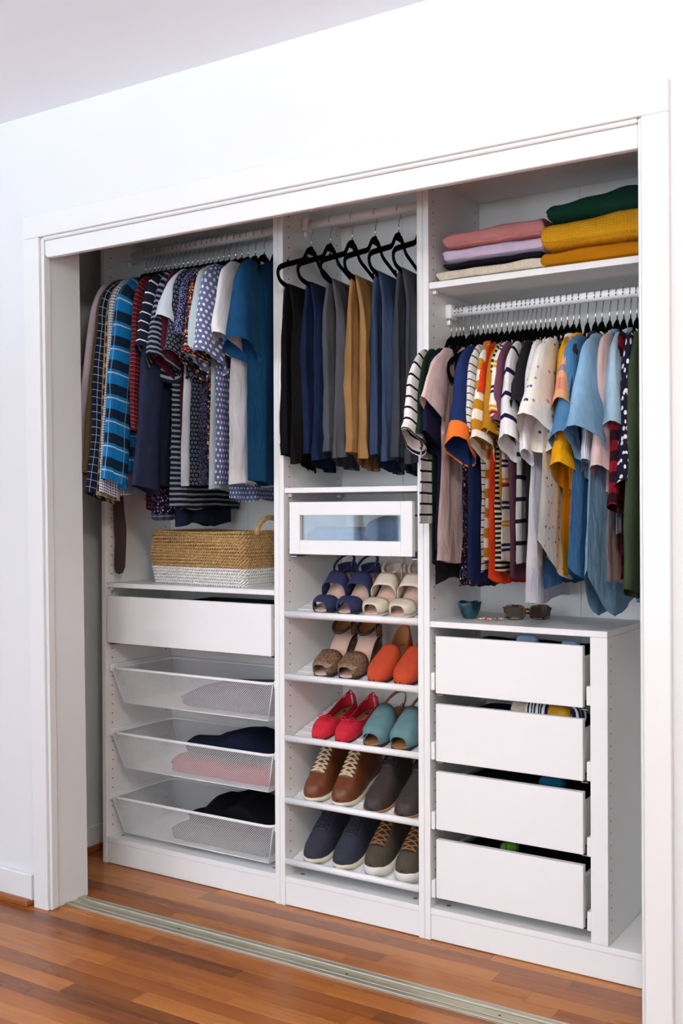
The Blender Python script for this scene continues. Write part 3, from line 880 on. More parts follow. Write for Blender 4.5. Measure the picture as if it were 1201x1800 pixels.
# (rail spot, material, name, category, label, keyword arguments)
LEFT = [
 (0, 'lilac', 'shirt', 'shirt', 'pale lilac grey long sleeved shirt, leftmost garment in the closet', dict(sl='L', slen=.60, W=.25, hem=-.74, swing=.10, fwd=.06)),
 (1, 'olive', 'shirt', 'shirt', 'dark olive long sleeved shirt beside the pale lilac one', dict(sl='L', slen=.62, W=.235, hem=-.74, swing=.085, fwd=.06)),
 (2, 'window', 'shirt', 'shirt', 'navy shirt with fine white windowpane lines', dict(sl='L', slen=.68, W=.235, hem=-.76, swing=.085, fwd=.06, th=.015)),
 (3, 'tangingham', 'shirt', 'shirt', 'black and tan checked shirt showing low between two checked sleeves', dict(sl='L', slen=.69, W=.20, hem=-.755, swing=.065, fwd=.045, flare=1.1)),
 (4, 'bwgingham', 'shirt', 'shirt', 'tiny black and white gingham long sleeved shirt', dict(sl='L', slen=.68, W=.225, hem=-.77, swing=.06, fwd=.05, th=.015, flare=1.15)),
 (5, 'grey', 'shirt', 'shirt', 'plain grey shirt just left of the bright blue plaid flannel', dict(sl='L', slen=.50, W=.21, hem=-.76, swing=.035, fwd=.03)),
 (6, 'blueplaid', 'shirt', 'shirt', 'bright blue and black plaid flannel shirt', dict(sl='L', slen=.64, W=.23, hem=-.70, swing=.075, fwd=.04, th=.024, collar=True, flare=1.25)),
 (7, 'ltblue', 'shirt', 'shirt', 'faded light blue shirt just right of the bright blue plaid flannel', dict(sl='N', W=.20, hem=-.78, fwd=.0)),
 (8, 'redplaid', 'shirt', 'shirt', 'dark red plaid shirt with a narrow sleeve', dict(sl='L', slen=.48, W=.20, hem=-.82, fwd=.0, swing=.02)),
 (9, 'blueplaid2', 'shirt', 'shirt', 'pale blue checked shirt whose hem shows above the woven basket', dict(sl='N', W=.19, hem=-.845, fwd=.0)),
 (10, 'purplefloral', 'blouse', 'blouse', 'dark purple floral blouse whose hem hangs below the navy shirt', dict(sl='N', W=.185, hem=-.825, fwd=.03)),
 (11, 'navy', 'shirt', 'shirt', 'plain navy long sleeved shirt with a wide sleeve', dict(sl='L', slen=.66, W=.20, hem=-.74, swing=.045, fwd=.03, th=.026, flare=1.5, yaw=10)),
 (12, 'navystripe', 't_shirt', 't-shirt', 'navy t-shirt with thin wide-spaced white stripes', dict(W=.175, hem=-.66, slen=.25, swing=.055, th=.018, yaw=9)),
 (13, 'darkdenim', 'shirt', 'shirt', 'very dark denim shirt hanging down to the woven basket', dict(sl='N', W=.165, hem=-.865)),
 (14, 'greystripe', 't_shirt', 't-shirt', 'long black and grey striped t-shirt', dict(W=.21, hem=-.81, slen=.28, swing=.055, th=.022, fwd=.02, hemW=.225, yaw=9)),
 (15, 'burg', 't_shirt', 't-shirt', 'burgundy t-shirt between the striped and the white one', dict(W=.195, hem=-.66, slen=.28, swing=.04)),
 (16, 'whitee', 't_shirt', 't-shirt', 'pale bluish white t-shirt beside the burgundy one', dict(W=.205, hem=-.735, slen=.17, swing=.055, th=.018, fwd=.015, yaw=9)),
 (17, 'darkdots', 'blouse', 'blouse', 'black blouse with grey leaf-like dots', dict(W=.19, hem=-.735, slen=.27, swing=.05, th=.018)),
 (18, 'speckle', 'blouse', 'blouse', 'navy blouse with fine pale speckles', dict(W=.185, hem=-.735, slen=.22, swing=.03)),
 (19, 'orangefloral', 'blouse', 'blouse', 'dark blouse with an orange and rust floral print', dict(W=.185, hem=-.72, slen=.28, swing=.035, th=.018)),
 (20, 'palegreen', 't_shirt', 't-shirt', 'pale grey green t-shirt beside the dotted lilac one', dict(W=.20, hem=-.755, slen=.26, swing=.02, th=.018, fwd=.01)),
 (21, 'lilacdots', 'blouse', 'blouse', 'lilac blue blouse with small white polka dots', dict(W=.205, hem=-.735, slen=.27, swing=.02, th=.019)),
 (22, 'bluedots', 'blouse', 'blouse', 'blue and white dotted blouse whose hem shows under the denim top', dict(sl='N', W=.17, hem=-.785)),
 (23, 'white', 't_shirt', 't-shirt', 'plain white t-shirt tucked behind the denim top', dict(W=.20, hem=-.74, slen=.22, swing=.015, th=.016)),
 (24, 'teal_denim', 't_shirt', 't-shirt', 'deep blue denim short sleeved top at the right end of the left rail', dict(W=.205, hem=-.735, slen=.24, swing=.015, th=.024, yaw=10)),
]
def short(l):
    for sep in (',', ' beside', ' between', ' whose', ' just ', ' showing', ' next', ' near', ' hanging', ' at the', ' behind', ' almost', ' tucked', ' right ', ' left ', ' with a long'):
        l = l.split(sep)[0]
    return l
used_h = set()
def hlabel(l):
    a = 'black velvet hanger inside the ' + short(l)
    if a in used_h or len(a.split()) > 16: a = 'black velvet hanger under the ' + ' '.join(l.split()[:11])
    used_h.add(a); return a
random.seed(5)
for k, (i, mt, nm, ct, lb, kw) in enumerate(LEFT):
    yw = kw.pop('yaw', 8) + random.uniform(-1.5, 1.5)
    hanger(LX[i], NL, math.radians(yw), hlabel(lb), 'hangers on the left rail')
    garment(nm, lb, ct, D[mt], LX[i], NL, yaw=yw, group=LG, seed=k + 1, **kw)

# belt hanging from the rail between the shirts
bt = thing('belt', 'dark brown leather belt hanging down beside the woven basket', 'belt', (0.062, 0.02, 0.985), (0, 0, math.radians(35)))
M['belt'] = simple('dark_brown_leather', '2c140c', 0.75, noise_amt=.25, noise_scale=60)
mb = MB()
prof = [(0.0, .004), (.012, .010), (.019, .03), (.0195, .12), (.021, .16), (.0185, .23), (.018, .33), (.018, .78)]
vs = []
for (w, z) in prof:
    xo = .006 * math.sin(z * 14)
    for sx, yy in ((-w, -.0016), (w, -.0016), (w, .0016), (-w, .0016)): vs.append((sx + xo, yy, z))
fs = []
for j in range(len(prof) - 1):
    for k in range(4): fs.append((j * 4 + k, j * 4 + (k + 1) % 4, (j + 1) * 4 + (k + 1) % 4, (j + 1) * 4 + k))
fs.append((3, 2, 1, 0)); mb.add(vs, fs, None, False); mb.build('strap', M['belt'], bt)
for k in range(5):
    mb = MB(); z = .16 + k * .025; xo = .006 * math.sin(z * 14)
    mb.tube([(xo, -.0019, z), (xo, .0019, z)], .0022, 8); mb.build('punch_hole', M['hole'], bt)

# ------------------------------------------------------------------ trousers in the middle frame
def trousers(label, mat, X, seed, hem=-.69, W=.098, yc=-.052, yaw=6, cat='trousers', name='trousers', button=None, longer=.03, cuffm=None):
    rnd = random.Random(seed)
    root = thing(name, label, cat, (X, RY, NL), (0, 0, math.radians(yaw)), 'trousers on the middle rail')
    bar = -.1485
    for side in (1, -1):
        ph = rnd.uniform(0, 6.28); ph2 = rnd.uniform(0, 6.28)
        h = hem - (longer if side < 0 else 0)
        n_, nv = 44, 26
        def fn(i, j):
            a = 2 * PI * i / n_; v = j / (nv - 1)
            ca, sa = math.cos(a), math.sin(a)
            w = W * (1 - .06 * math.sin(PI * v)) * (1 + .03 * math.sin(4 * v + ph))
            y = yc + w * (abs(ca) ** .8) * (1 if ca > 0 else -1) + (.012 * v if side < 0 else 0)
            t = (.009 + .008 * v) * (abs(sa) ** .5)
            fold = .0125 * math.sin(3.6 * PI * (y - yc) / W + ph) * smoothstep(.02, .4, v) * (1 - .4 * v) + .0055 * math.sin(7.5 * PI * (y - yc) / W + ph2 + 2 * v) * v
            fold += (.006 * nz((y - yc) * 38 + ph, v * 2.6, seed) + .0035 * nz((y - yc) * 70, v * 9 + ph2, seed + 5)) * smoothstep(.08, .35, v) * (1 + .8 * smoothstep(.7, 1, v))
            x = side * (.0085 + .011 * smoothstep(0, .2, v)) + (1 if sa > 0 else -1) * t + fold * (1 if sa * side > 0 else .4)
            z = lerp(bar + .010, h + (.022 if (y - yc) * side > .1 * W else 0) * smoothstep(.75, 1, v), v) + (.016 * (y - yc) / W * v * side)
            if j == 0: x = side * .004 + (1 if sa > 0 else -1) * .004 * abs(sa); z = bar + .0125 - abs(x) * .5
            return Vector((x, y, z))
        mb = MB(); mb.grid(fn, n_, nv, wrap=True, uvfn=lambda i, j: (fn(i, j).y + side, fn(i, j).z))
        lg = mb.build('leg', mat, root)
        hb = MB()
        def hf(i, j):
            p = fn(i, nv - 1 - 2 + min(j, 2)); c = Vector((side * .0195, yc, p.z))
            return c + (p - c) * 1.03
        hb.grid(hf, n_, 3, wrap=True, uvfn=lambda i, j: (i * .01, j * .01)); hb.build('hem', cuffm or mat, lg)
        # pressed side seam, a thin raised cord down the leg
        sb = MB(); sb.tube([fn(6 if side > 0 else 30, j) + Vector((.0008, 0, 0)) for j in range(1, nv)], .0009, 4); sb.build('seam', mat, lg)
    if button:
        for (dy, zz) in ((-.035, -.56), (.035, -.58)):
            mb = MB(); mb.lathe([(0, .003), (.006, .003), (.0075, .001), (.0075, 0)], 12)
            mb.build('button', button, root, loc=(.042, yc + dy, zz), rot=(0, PI / 2, 0))
    return root
D['blackdenim'] = F('fabric_black_cord', '0e0d0e', streak=.3, rib=('u', .004)); D['bluejean'] = F('fabric_dark_blue_jean', '13203c', streak=.35, var=.3)
D['greytw'] = F('fabric_grey_twill', '4c4d52'); D['khaki'] = F('fabric_khaki', '957044', var=.18); D['slate'] = F('fabric_slate_blue', '364560', var=.18); D['charcoal'] = F('fabric_charcoal_twill', '3c3f47', var=.16)
D['jean'] = F('fabric_mid_blue_jean', '2f4d78', streak=.35, var=.3)
M['button'] = simple('brass_button', '8d7a5c', 0.35, 0.7)
TX = [0.793, 0.865, 0.944, 1.026, 1.107, 1.185]
TR = [('black corduroy trousers with brass buttons, leftmost on the middle rail', 'blackdenim', dict(button=M['button'], hem=-.665, longer=.02, yc=-.055, cat='trousers')),
      ('dark blue jeans beside the black corduroy trousers', 'bluejean', dict(hem=-.655, name='jeans', cat='jeans', W=.09, longer=.03)),
      ('mid grey trousers between the dark jeans and the khaki pair', 'greytw', dict(hem=-.65, W=.098)),
      ('khaki tan trousers hanging among grey and blue ones', 'khaki', dict(hem=-.655, W=.098)),
      ('slate blue trousers beside the khaki pair', 'slate', dict(hem=-.665, W=.105)),
      ('charcoal trousers at the right end of the middle rail', 'charcoal', dict(hem=-.675, W=.105))]
for k, (lb, mt, kw) in enumerate(TR):
    hanger(TX[k], NL, math.radians(6), 'black velvet hanger with ' + short(lb) + ' over its bar', 'hangers on the middle rail')
    trousers(lb, D[mt], TX[k], 40 + k, **kw)

# ------------------------------------------------------------------ tops on the right rail
def G(n, *a, **k): D[n] = F('fabric_' + n, *a, **k)
G('bstripe', 'ece7e2', [('s', 'v', .030, .20, 0, '1b1620')]); G('dkgreen', '1d3326'); G('char', '25252d'); G('pink', 'ecd0ca'); G('navy2', '191d3a')
G('tealdress', '1f4560', streak=.2); G('multifloral', '120f1a', [('v', 120, .34, ['b93a44', '4c6e8e', 'd6c9c0', '8e4c6c', '52704c'], .8)])
G('navyor', '1d2f5e', var=.2); G('orange', 'e0722c'); G('bluenavy', '17244a'); G('thinstripe', 'e8e6e2', [('s', 'v', .019, .16, 0, '2a2c3c')])
G('muststripe', 'e9e2d2', [('s', 'v', .052, .5, 0, 'b9801f')]); G('redor', 'd8401c'); G('bcstripe', '15131a', [('s', 'v', .013, .45, 0, 'd9cfb6')])
G('mustard', 'b07a1c'); G('multistripe', 'ece6da', [('s', 'v', .11, .07, 0, '202a52'), ('s', 'v', .11, .07, .12, '202a52'), ('s', 'v', .11, .06, .45, 'd39a2a'), ('s', 'v', .11, .06, .54, 'd39a2a'), ('s', 'v', .22, .04, .8, '8a2530')])
G('mauve', '6d4254'); G('navywide', 'e9e7e6', [('s', 'v', .058, .19, 0, '1a1e3c')]); G('charcoal2', '222226'); G('reddots', 'ece6e0', [('v', 60, .28, ['a02a2a', '302828'], .7)])
G('whiteblouse', 'e9e7ea'); G('denimblue', '3c638f', streak=.3); G('embroid', 'ebe6dc', [('v', 30, .11, ['3a3c6c', '2c3c2c', 'c88a90', '4c4a80'], .55)])
G('yellow', 'dd9c10'); G('peachplaid', 'dd9a7e', [('s', 'v', .09, .3, 0, 'c8647c', .8), ('s', 'u', .06, .4, 0, 'e8b04a', .5), ('s', 'v', .09, .2, .5, '6a6aa0', .7)])
G('chgrey', '333338'); G('bluethin', 'dfe2ea', [('s', 'u', .008, .35, 0, '7f93b8', .7)]); G('ltchambray', '9fb9cc', streak=.2, var=.16); G('middenim', '4d7fa8', streak=.25, var=.22)
G('palepink', 'd9c1c6'); G('ltdenim', '7fa6c4', streak=.25, var=.2); G('navyfloral', '17152a', [('v', 55, .30, ['e6dede', 'd0c6cc'], .7)])
G('redplaid2', '8c1228', [('s', 'v', .05, .5, 0, '120c16', .9), ('s', 'u', .05, .4, 0, '120c16', .5)]); G('olivegreen', '37442f', var=.18); G('lavender', 'b9a5bb'); G('ruffle', 'e3e1ea'); G('blushtop', 'd8bdb8')
RXS = [1.280, 1.296, 1.308, 1.319, 1.341, 1.349, 1.365, 1.381, 1.395, 1.408, 1.421, 1.438, 1.454, 1.471, 1.486, 1.501, 1.513, 1.526, 1.539, 1.554, 1.568, 1.581, 1.597, 1.614, 1.631, 1.648, 1.664, 1.687, 1.709, 1.727, 1.748, 1.768, 1.786, 1.804, 1.821, 1.838, 1.856, 1.875, 1.895, 1.92]
RG = 'tops on the right rail'
RIGHT = [
 (0, 'bstripe', 't_shirt', 't-shirt', 'white tee with thin black stripes, leftmost on the right rail', dict(sl='S', slen=.215, W=.21, hem=-.525, swing=.03, fwd=.035, th=.012, flare=.85, yaw=4, hemW=.20)),
 (1, 'dkgreen', 'blouse', 'blouse', 'dark green top beside the black striped white tee', dict(W=.20, hem=-.64, slen=.22, th=.008)),
 (2, 'char', 't_shirt', 't-shirt', 'charcoal black top whose hem shows below the pink one', dict(sl='N', W=.19, hem=-.69, th=.008, hemW=.20)),
 (3, 'navy2', 't_shirt', 't-shirt', 'dark navy t-shirt between the striped and the pink tops', dict(W=.20, hem=-.60, slen=.22, th=.007, swing=.02, fwd=.03, yaw=5)),
 (4, 'pink', 't_shirt', 't-shirt', 'pale pink t-shirt near the left end of the right rail', dict(W=.215, hem=-.635, slen=.15, th=.010, swing=.05, fwd=.035, yaw=8)),
 (5, None, 'empty', '', '', {}),
 (6, None, 'empty', '', '', {}),
 (7, 'tealdress', 'top', 'top', 'dull teal top right of the pale pink t-shirt', dict(sl='N', W=.155, hem=-.50, th=.008)),
 (8, 'multifloral', 'blouse', 'blouse', 'black blouse with a small multicoloured floral print', dict(sl='N', W=.20, hem=-.70, th=.013, hemW=.23, fwd=.03)),
 (9, 'navyor', 't_shirt', 't-shirt', 'navy t-shirt with an orange sleeve cuff', dict(W=.215, hem=-.68, slen=.24, th=.015, swing=.035, cuff='orange', collar='orange', fwd=.03)),
 (10, 'bluenavy', 'top', 'top', 'deep navy top hanging right behind the orange cuffed one', dict(sl='N', W=.18, hem=-.70, th=.009)),
 (11, 'thinstripe', 't_shirt', 't-shirt', 'white tee with fine grey stripes next to the mustard striped one', dict(W=.20, hem=-.66, slen=.22, th=.011, swing=.0)),
 (12, 'muststripe', 't_shirt', 't-shirt', 'cream tee with broad mustard stripes', dict(W=.205, hem=-.62, slen=.24, th=.012, swing=.02)),
 (13, 'redor', 'top', 'top', 'bright orange red top beside the mustard striped tee', dict(W=.195, hem=-.70, slen=.12, th=.010, curve=.03)),
 (14, 'bcstripe', 't_shirt', 't-shirt', 'black and cream narrow striped t-shirt', dict(W=.20, hem=-.66, slen=.22, th=.010, swing=.0)),
 (15, 'mustard', 't_shirt', 't-shirt', 'plain mustard brown t-shirt', dict(W=.20, hem=-.50, slen=.22, th=.010, swing=.02)),
 (16, 'multistripe', 't_shirt', 't-shirt', 'cream tee with thin navy, yellow and red stripe pairs', dict(W=.215, hem=-.63, slen=.19, th=.013, swing=.02)),
 (17, 'mauve', 't_shirt', 't-shirt', 'dusty mauve t-shirt between two striped tees', dict(W=.205, hem=-.69, slen=.20, th=.010, swing=.02, curve=.03)),
 (18, 'navywide', 't_shirt', 't-shirt', 'white tee with wide-spaced bold navy stripes', dict(W=.205, hem=-.64, slen=.24, th=.012, swing=.025)),
 (19, 'dkgreen', 'blouse', 'blouse', 'dark green top behind the white three-quarter sleeve blouse', dict(sl='N', W=.19, hem=-.67, th=.009)),
 (20, 'charcoal2', 't_shirt', 't-shirt', 'black t-shirt left of the white three-quarter sleeve blouse', dict(W=.205, hem=-.66, slen=.16, th=.012, swing=.03)),
 (21, 'ruffle', 'blouse', 'blouse', 'white blouse with a ruffled hem hanging below its neighbours', dict(sl='N', W=.185, hem=-.735, th=.016, hemW=.24, fwd=.03)),
 (22, 'whiteblouse', 'blouse', 'blouse', 'white blouse with a plain three-quarter sleeve', dict(sl='T', slen=.27, W=.21, hem=-.55, th=.013, swing=.055)),
 (23, 'reddots', 'blouse', 'blouse', 'white blouse dotted with small red motifs', dict(W=.19, hem=-.62, slen=.10, th=.010)),
 (24, 'denimblue', 'shirt', 'shirt', 'mid blue denim top with a short sleeve beside the embroidered blouse', dict(W=.20, hem=-.69, slen=.18, th=.011, swing=.02)),
 (25, 'embroid', 'blouse', 'blouse', 'cream blouse with scattered embroidered motifs', dict(W=.225, hem=-.67, slen=.21, th=.020, swing=.06, fwd=.10, curve=.10, collar=True, yaw=5)),
 (26, 'yellow', 't_shirt', 't-shirt', 'bright yellow t-shirt beside the embroidered cream blouse', dict(W=.205, hem=-.66, slen=.31, th=.013, swing=.02, collar=True, yaw=9)),
 (27, 'peachplaid', 'shirt', 'shirt', 'peach, pink and violet plaid shirt', dict(W=.205, hem=-.58, slen=.17, th=.013, swing=.05, fwd=.02)),
 (28, 'chgrey', 't_shirt', 't-shirt', 'dark charcoal grey t-shirt next to the chambray shirts', dict(W=.212, hem=-.42, slen=.22, th=.013, swing=.045, collar=True)),
 (29, 'middenim', 'shirt', 'shirt', 'mid blue denim shirt with a long curved tail', dict(W=.215, hem=-.68, slen=.24, th=.016, swing=.03, fwd=.075, curve=.05, yaw=5)),
 (30, 'bluethin', 'shirt', 'shirt', 'white shirt with fine vertical blue stripes', dict(W=.20, hem=-.50, slen=.30, th=.010)),
 (31, 'ltdenim', 'shirt', 'shirt', 'pale washed denim shirt with a long rounded tail', dict(W=.22, hem=-.765, slen=.24, th=.020, swing=.05, fwd=.085, curve=.12, collar=True, flare=1.15, yaw=6)),
 (32, 'blushtop', 'blouse', 'blouse', 'pale blush pink blouse between the denim shirts', dict(W=.21, hem=-.68, slen=.32, th=.013, swing=.02)),
 (33, 'ltchambray', 'shirt', 'shirt', 'pale grey blue chambray shirt with a collar', dict(W=.215, hem=-.55, slen=.22, th=.014, swing=.03, collar=True)),
 (34, 'redplaid2', 'shirt', 'shirt', 'red and black plaid shirt near the right door jamb', dict(sl='L', slen=.40, W=.215, hem=-.67, th=.014, swing=.03)),
 (35, 'navyfloral', 'blouse', 'blouse', 'dark navy blouse with white floral print', dict(W=.22, hem=-.62, slen=.36, th=.014, swing=.03)),
 (36, 'middenim', 'shirt', 'shirt', 'blue denim shirt just left of the olive green sleeve', dict(sl='L', slen=.50, W=.20, hem=-.72, th=.012)),
 (37, 'olivegreen', 'shirt', 'shirt', 'olive green long sleeved shirt at the right door jamb', dict(sl='L', slen=.60, W=.225, hem=-.70, th=.018, swing=.05, fwd=.03)),
 (38, 'lavender', 'top', 'top', 'lavender top almost hidden behind the right door jamb', dict(W=.20, hem=-.66, slen=.2, th=.013)),
]
random.seed(9)
for k, (i, mt, nm, ct, lb, kw) in enumerate(RIGHT):
    yw = kw.pop('yaw', 7) + random.uniform(-3, 3)
    hanger(RXS[i], NR, math.radians(yw), hlabel(lb) if mt else 'empty black velvet hanger beside the %s on the right rail' % ('pale pink t-shirt' if i == 5 else 'dull teal top'),
           'hangers on the right rail' if mt else 'empty hangers on the right rail')
    if not mt: continue
    for q in ('cuff', 'collar'):
        if isinstance(kw.get(q), str): kw[q] = D[kw[q]]
    garment(nm, lb, ct, D[mt], RXS[i], NR, yaw=yw, group=RG, seed=60 + k, **kw)
# ------------------------------------------------------------------ shoes
TS = [0.0, .012, .035, .08, .15, .24, .33, .42, .5, .58, .66, .74, .82, .88, .93, .965, .99, 1.0]
def foot_w(t, ws=1.0, point=0.0):
    w = interp(t, [0, .012, .035, .08, .16, .30, .45, .62, .74, .84, .92, .965, .99, 1.0], [.004, .013, .021, .0275, .0315, .0315, .0315, .038, .0405, .0385, .031, .0225, .012, .003])
    if point: w *= 1 - point * smoothstep(.66, 1.0, t)
    return w * ws
def slab(L, ws, zb, zt, grow=0.0, point=0.0, t0=0.0, t1=1.0, cx=lambda t: 0.0):
    """sole-like solid between the heights zb(t) and zt(t)"""
    mb = MB()
    ts = [t for t in TS if t0 - 1e-6 <= t <= t1 + 1e-6]
    if ts[0] > t0 + 1e-6: ts = [t0] + ts
    if ts[-1] < t1 - 1e-6: ts = ts + [t1]
    rows = []
    for t in ts:
        w = foot_w(t, ws, point) + grow * (1 if 0.02 < t < .985 else .4)
        yy = L * (1 - t) + (-grow if t > .98 else (grow if t < .012 else 0))
        b, tp = zb(t), zt(t); c = cx(t); m = (b + tp) / 2
        rows.append([(c - w * .96, yy, b), (c - w * 1.01, yy, m), (c - w * .985, yy, tp), (c, yy, tp), (c + w * .985, yy, tp), (c + w * 1.01, yy, m), (c + w * .96, yy, b), (c, yy, b)])
    n = 8
    vs = [p for r in rows for p in r]; fs = []
    for j in range(len(rows) - 1):
        for k in range(n):
            fs.append((j * n + k, (j + 1) * n + k, (j + 1) * n + (k + 1) % n, j * n + (k + 1) % n))
    fs.append(tuple(range(n))); fs.append(tuple((len(rows) - 1) * n + k for k in range(n - 1, -1, -1)))
    mb.add(vs, fs); return mb
class Upper:
    def __init__(s, L, ws, h, zb, e1=.75, e2=.8, point=0.0, cx=lambda t: 0.0, shrink=0.0, lean=0.0):
        s.__dict__.update(L=L, ws=ws, h=h, zb=zb, e1=e1, e2=e2, point=point, cx=cx, shrink=shrink, lean=lean)
    def P(s, t, ph, off=0.0):
        w = foot_w(t, s.ws, s.point) + off; h = s.h(t) + off
        ca, sa = math.cos(ph), max(0.0, math.sin(ph))
        f = sa ** s.e2
        x = s.cx(t) + w * math.copysign(abs(ca) ** s.e1, ca) * (1 - s.shrink * f)
        return Vector((x, s.L * (1 - t) - s.lean * f * s.h(t), s.zb(t) + h * f))
    def mesh(s, t0=0.0, t1=1.0, openf=None, nphi=21, ts=None, off=0.0):
        ts = ts or [t for t in TS if t0 < t < t1]
        ts = sorted(set([t0] + ts + [t1]))
        mb = MB()
        def fn(i, j): return s.P(ts[j], PI * i / (nphi - 1), off)
        def sk(i, j):
            if not openf: return False
            return openf((ts[j] + ts[j + 1]) / 2, PI * (i + .5) / (nphi - 1))
        mb.grid(fn, nphi, len(ts), uvfn=lambda i, j: (fn(i, j).x, fn(i, j).y), skip=sk)
        return mb
def thick(o, t=0.0018):
    m = o.modifiers.new('thickness', 'SOLIDIFY'); m.thickness = t; m.offset = -1
    return o
def on_tray(zr, X, d0=0.012, rz=0.0):
    c, s_ = math.cos(TILT), math.sin(TILT)
    return (X, 0.013 + d0 * c, zr - .02 + .0035 + d0 * s_ + .0024), (TILT, 0, rz)
def band(mb, U, ta, tb, ph0, ph1, n=14, off=.001):
    ts = [ta + (tb - ta) * k / 4 for k in range(5)]
    mb.grid(lambda i, j: U.P(ts[j], lerp(ph0, ph1, i / n), off + .001 * math.sin(PI * j / 4)), n + 1, 5, uvfn=lambda i, j: (i * .006, ts[j] * .24))
    return mb

M['insole'] = simple('pale_pink_leather_insole', 'd9b3a0', 0.5, noise_amt=.08)
M['insole_tan'] = simple('tan_leather_insole', '9a6a3e', 0.5, noise_amt=.12)
M['navy_suede'] = simple('navy_suede', '252a52', 0.9, noise_amt=.25, noise_scale=90, bump=.15)
M['cream_leather'] = simple('cream_leather', 'd8cab6', 0.45, noise_amt=.08)
M['dark_sole'] = simple('dark_rubber', '2a211c', 0.6)
M['glitter'] = None
M['orange_suede'] = simple('orange_suede', 'bf4420', 0.92, noise_amt=.15, noise_scale=60, bump=.15)
M['tan_leather'] = simple('tan_lining_leather', 'b27a4e', 0.5, noise_amt=.12)
M['red_suede'] = simple('red_suede', 'c91830', 0.85, noise_amt=.15, noise_scale=60, bump=.1)
M['teal_leather'] = simple('worn_teal_leather', '5c7f84', 0.7, noise_amt=.28, noise_scale=40)
M['brown_leather'] = simple('waxed_brown_leather', '6e3a1e', 0.42, noise_amt=.35, noise_scale=28)
M['dark_brown_leather'] = simple('dark_brown_nubuck', '3b2f2d', 0.7, noise_amt=.22, noise_scale=40)
M['cream_rubber'] = simple('cream_rubber', 'd8cdb6', 0.6)
M['white_rubber'] = simple('off_white_rubber', 'dcd8cf', 0.6)
M['lace_cream'] = simple('cream_lace', 'cdbf9f', 0.9); M['lace_dark'] = simple('dark_lace', '1f1b1e', 0.9); M['lace_tan'] = simple('tan_leather_lace', '9a632b', 0.7)
M['navy_mesh'] = simple('navy_sneaker_mesh', '2c2d3c', 0.85, noise_amt=.2, noise_scale=300)
M['olive_canvas'] = simple('olive_brown_canvas', '4a4032', 0.85, noise_amt=.2, noise_scale=200)
M['brass'] = simple('brass_buckle', 'b08d57', 0.3, 0.9)
M['lining'] = simple('dark_shoe_lining', '24201f', 0.9)
def glitter_mat():
    m, nt, b = new_mat('bronze_glitter'); N = nt.nodes.new; Lk = nt.links.new
    tc = N('ShaderNodeTexCoord'); vo = N('ShaderNodeTexVoronoi'); vo.inputs['Scale'].default_value = 700
    Lk(tc.outputs['Object'], vo.inputs['Vector'])
    rp = N('ShaderNodeValToRGB'); sp = N('ShaderNodeSeparateXYZ'); Lk(vo.outputs['Color'], sp.inputs[0]); Lk(sp.outputs[0], rp.inputs['Fac'])
    rp.color_ramp.elements[0].color = lin('3a2a24'); rp.color_ramp.elements[0].position = .3
    rp.color_ramp.elements[1].color = lin('c39a78'); rp.color_ramp.elements[1].position = .95
    Lk(rp.outputs['Color'], b.inputs['Base Color']); b.inputs['Roughness'].default_value = .45; b.inputs['Metallic'].default_value = .3
    return m
M['glitter'] = glitter_mat()

def heel_block(root, mat, L, ws, zf, t0=0.0, t1=0.17, zlow=0.0, taper=.86):
    mb = MB()
    ring = [t for t in TS if t <= t1] + ([t1] if t1 not in TS else [])
    pts = [(-foot_w(t, ws), L * (1 - t)) for t in ring] + [(foot_w(t, ws), L * (1 - t)) for t in reversed(ring)]
    n = len(pts); cy = L * (1 - t1 / 2)
    top = [(x * .95, y_, zf(1 - y_ / L) - .004) for x, y_ in pts]
    bot = [(x * taper, cy + (y_ - cy) * taper - .004, zlow) for x, y_ in pts]
    mb.add(top + bot, [tuple(range(n)), tuple(range(2 * n - 1, n - 1, -1))] + [(i, i + n, (i + 1) % n + n, (i + 1) % n) for i in range(n)], None, False)
    return mb.build('heel', mat, root)

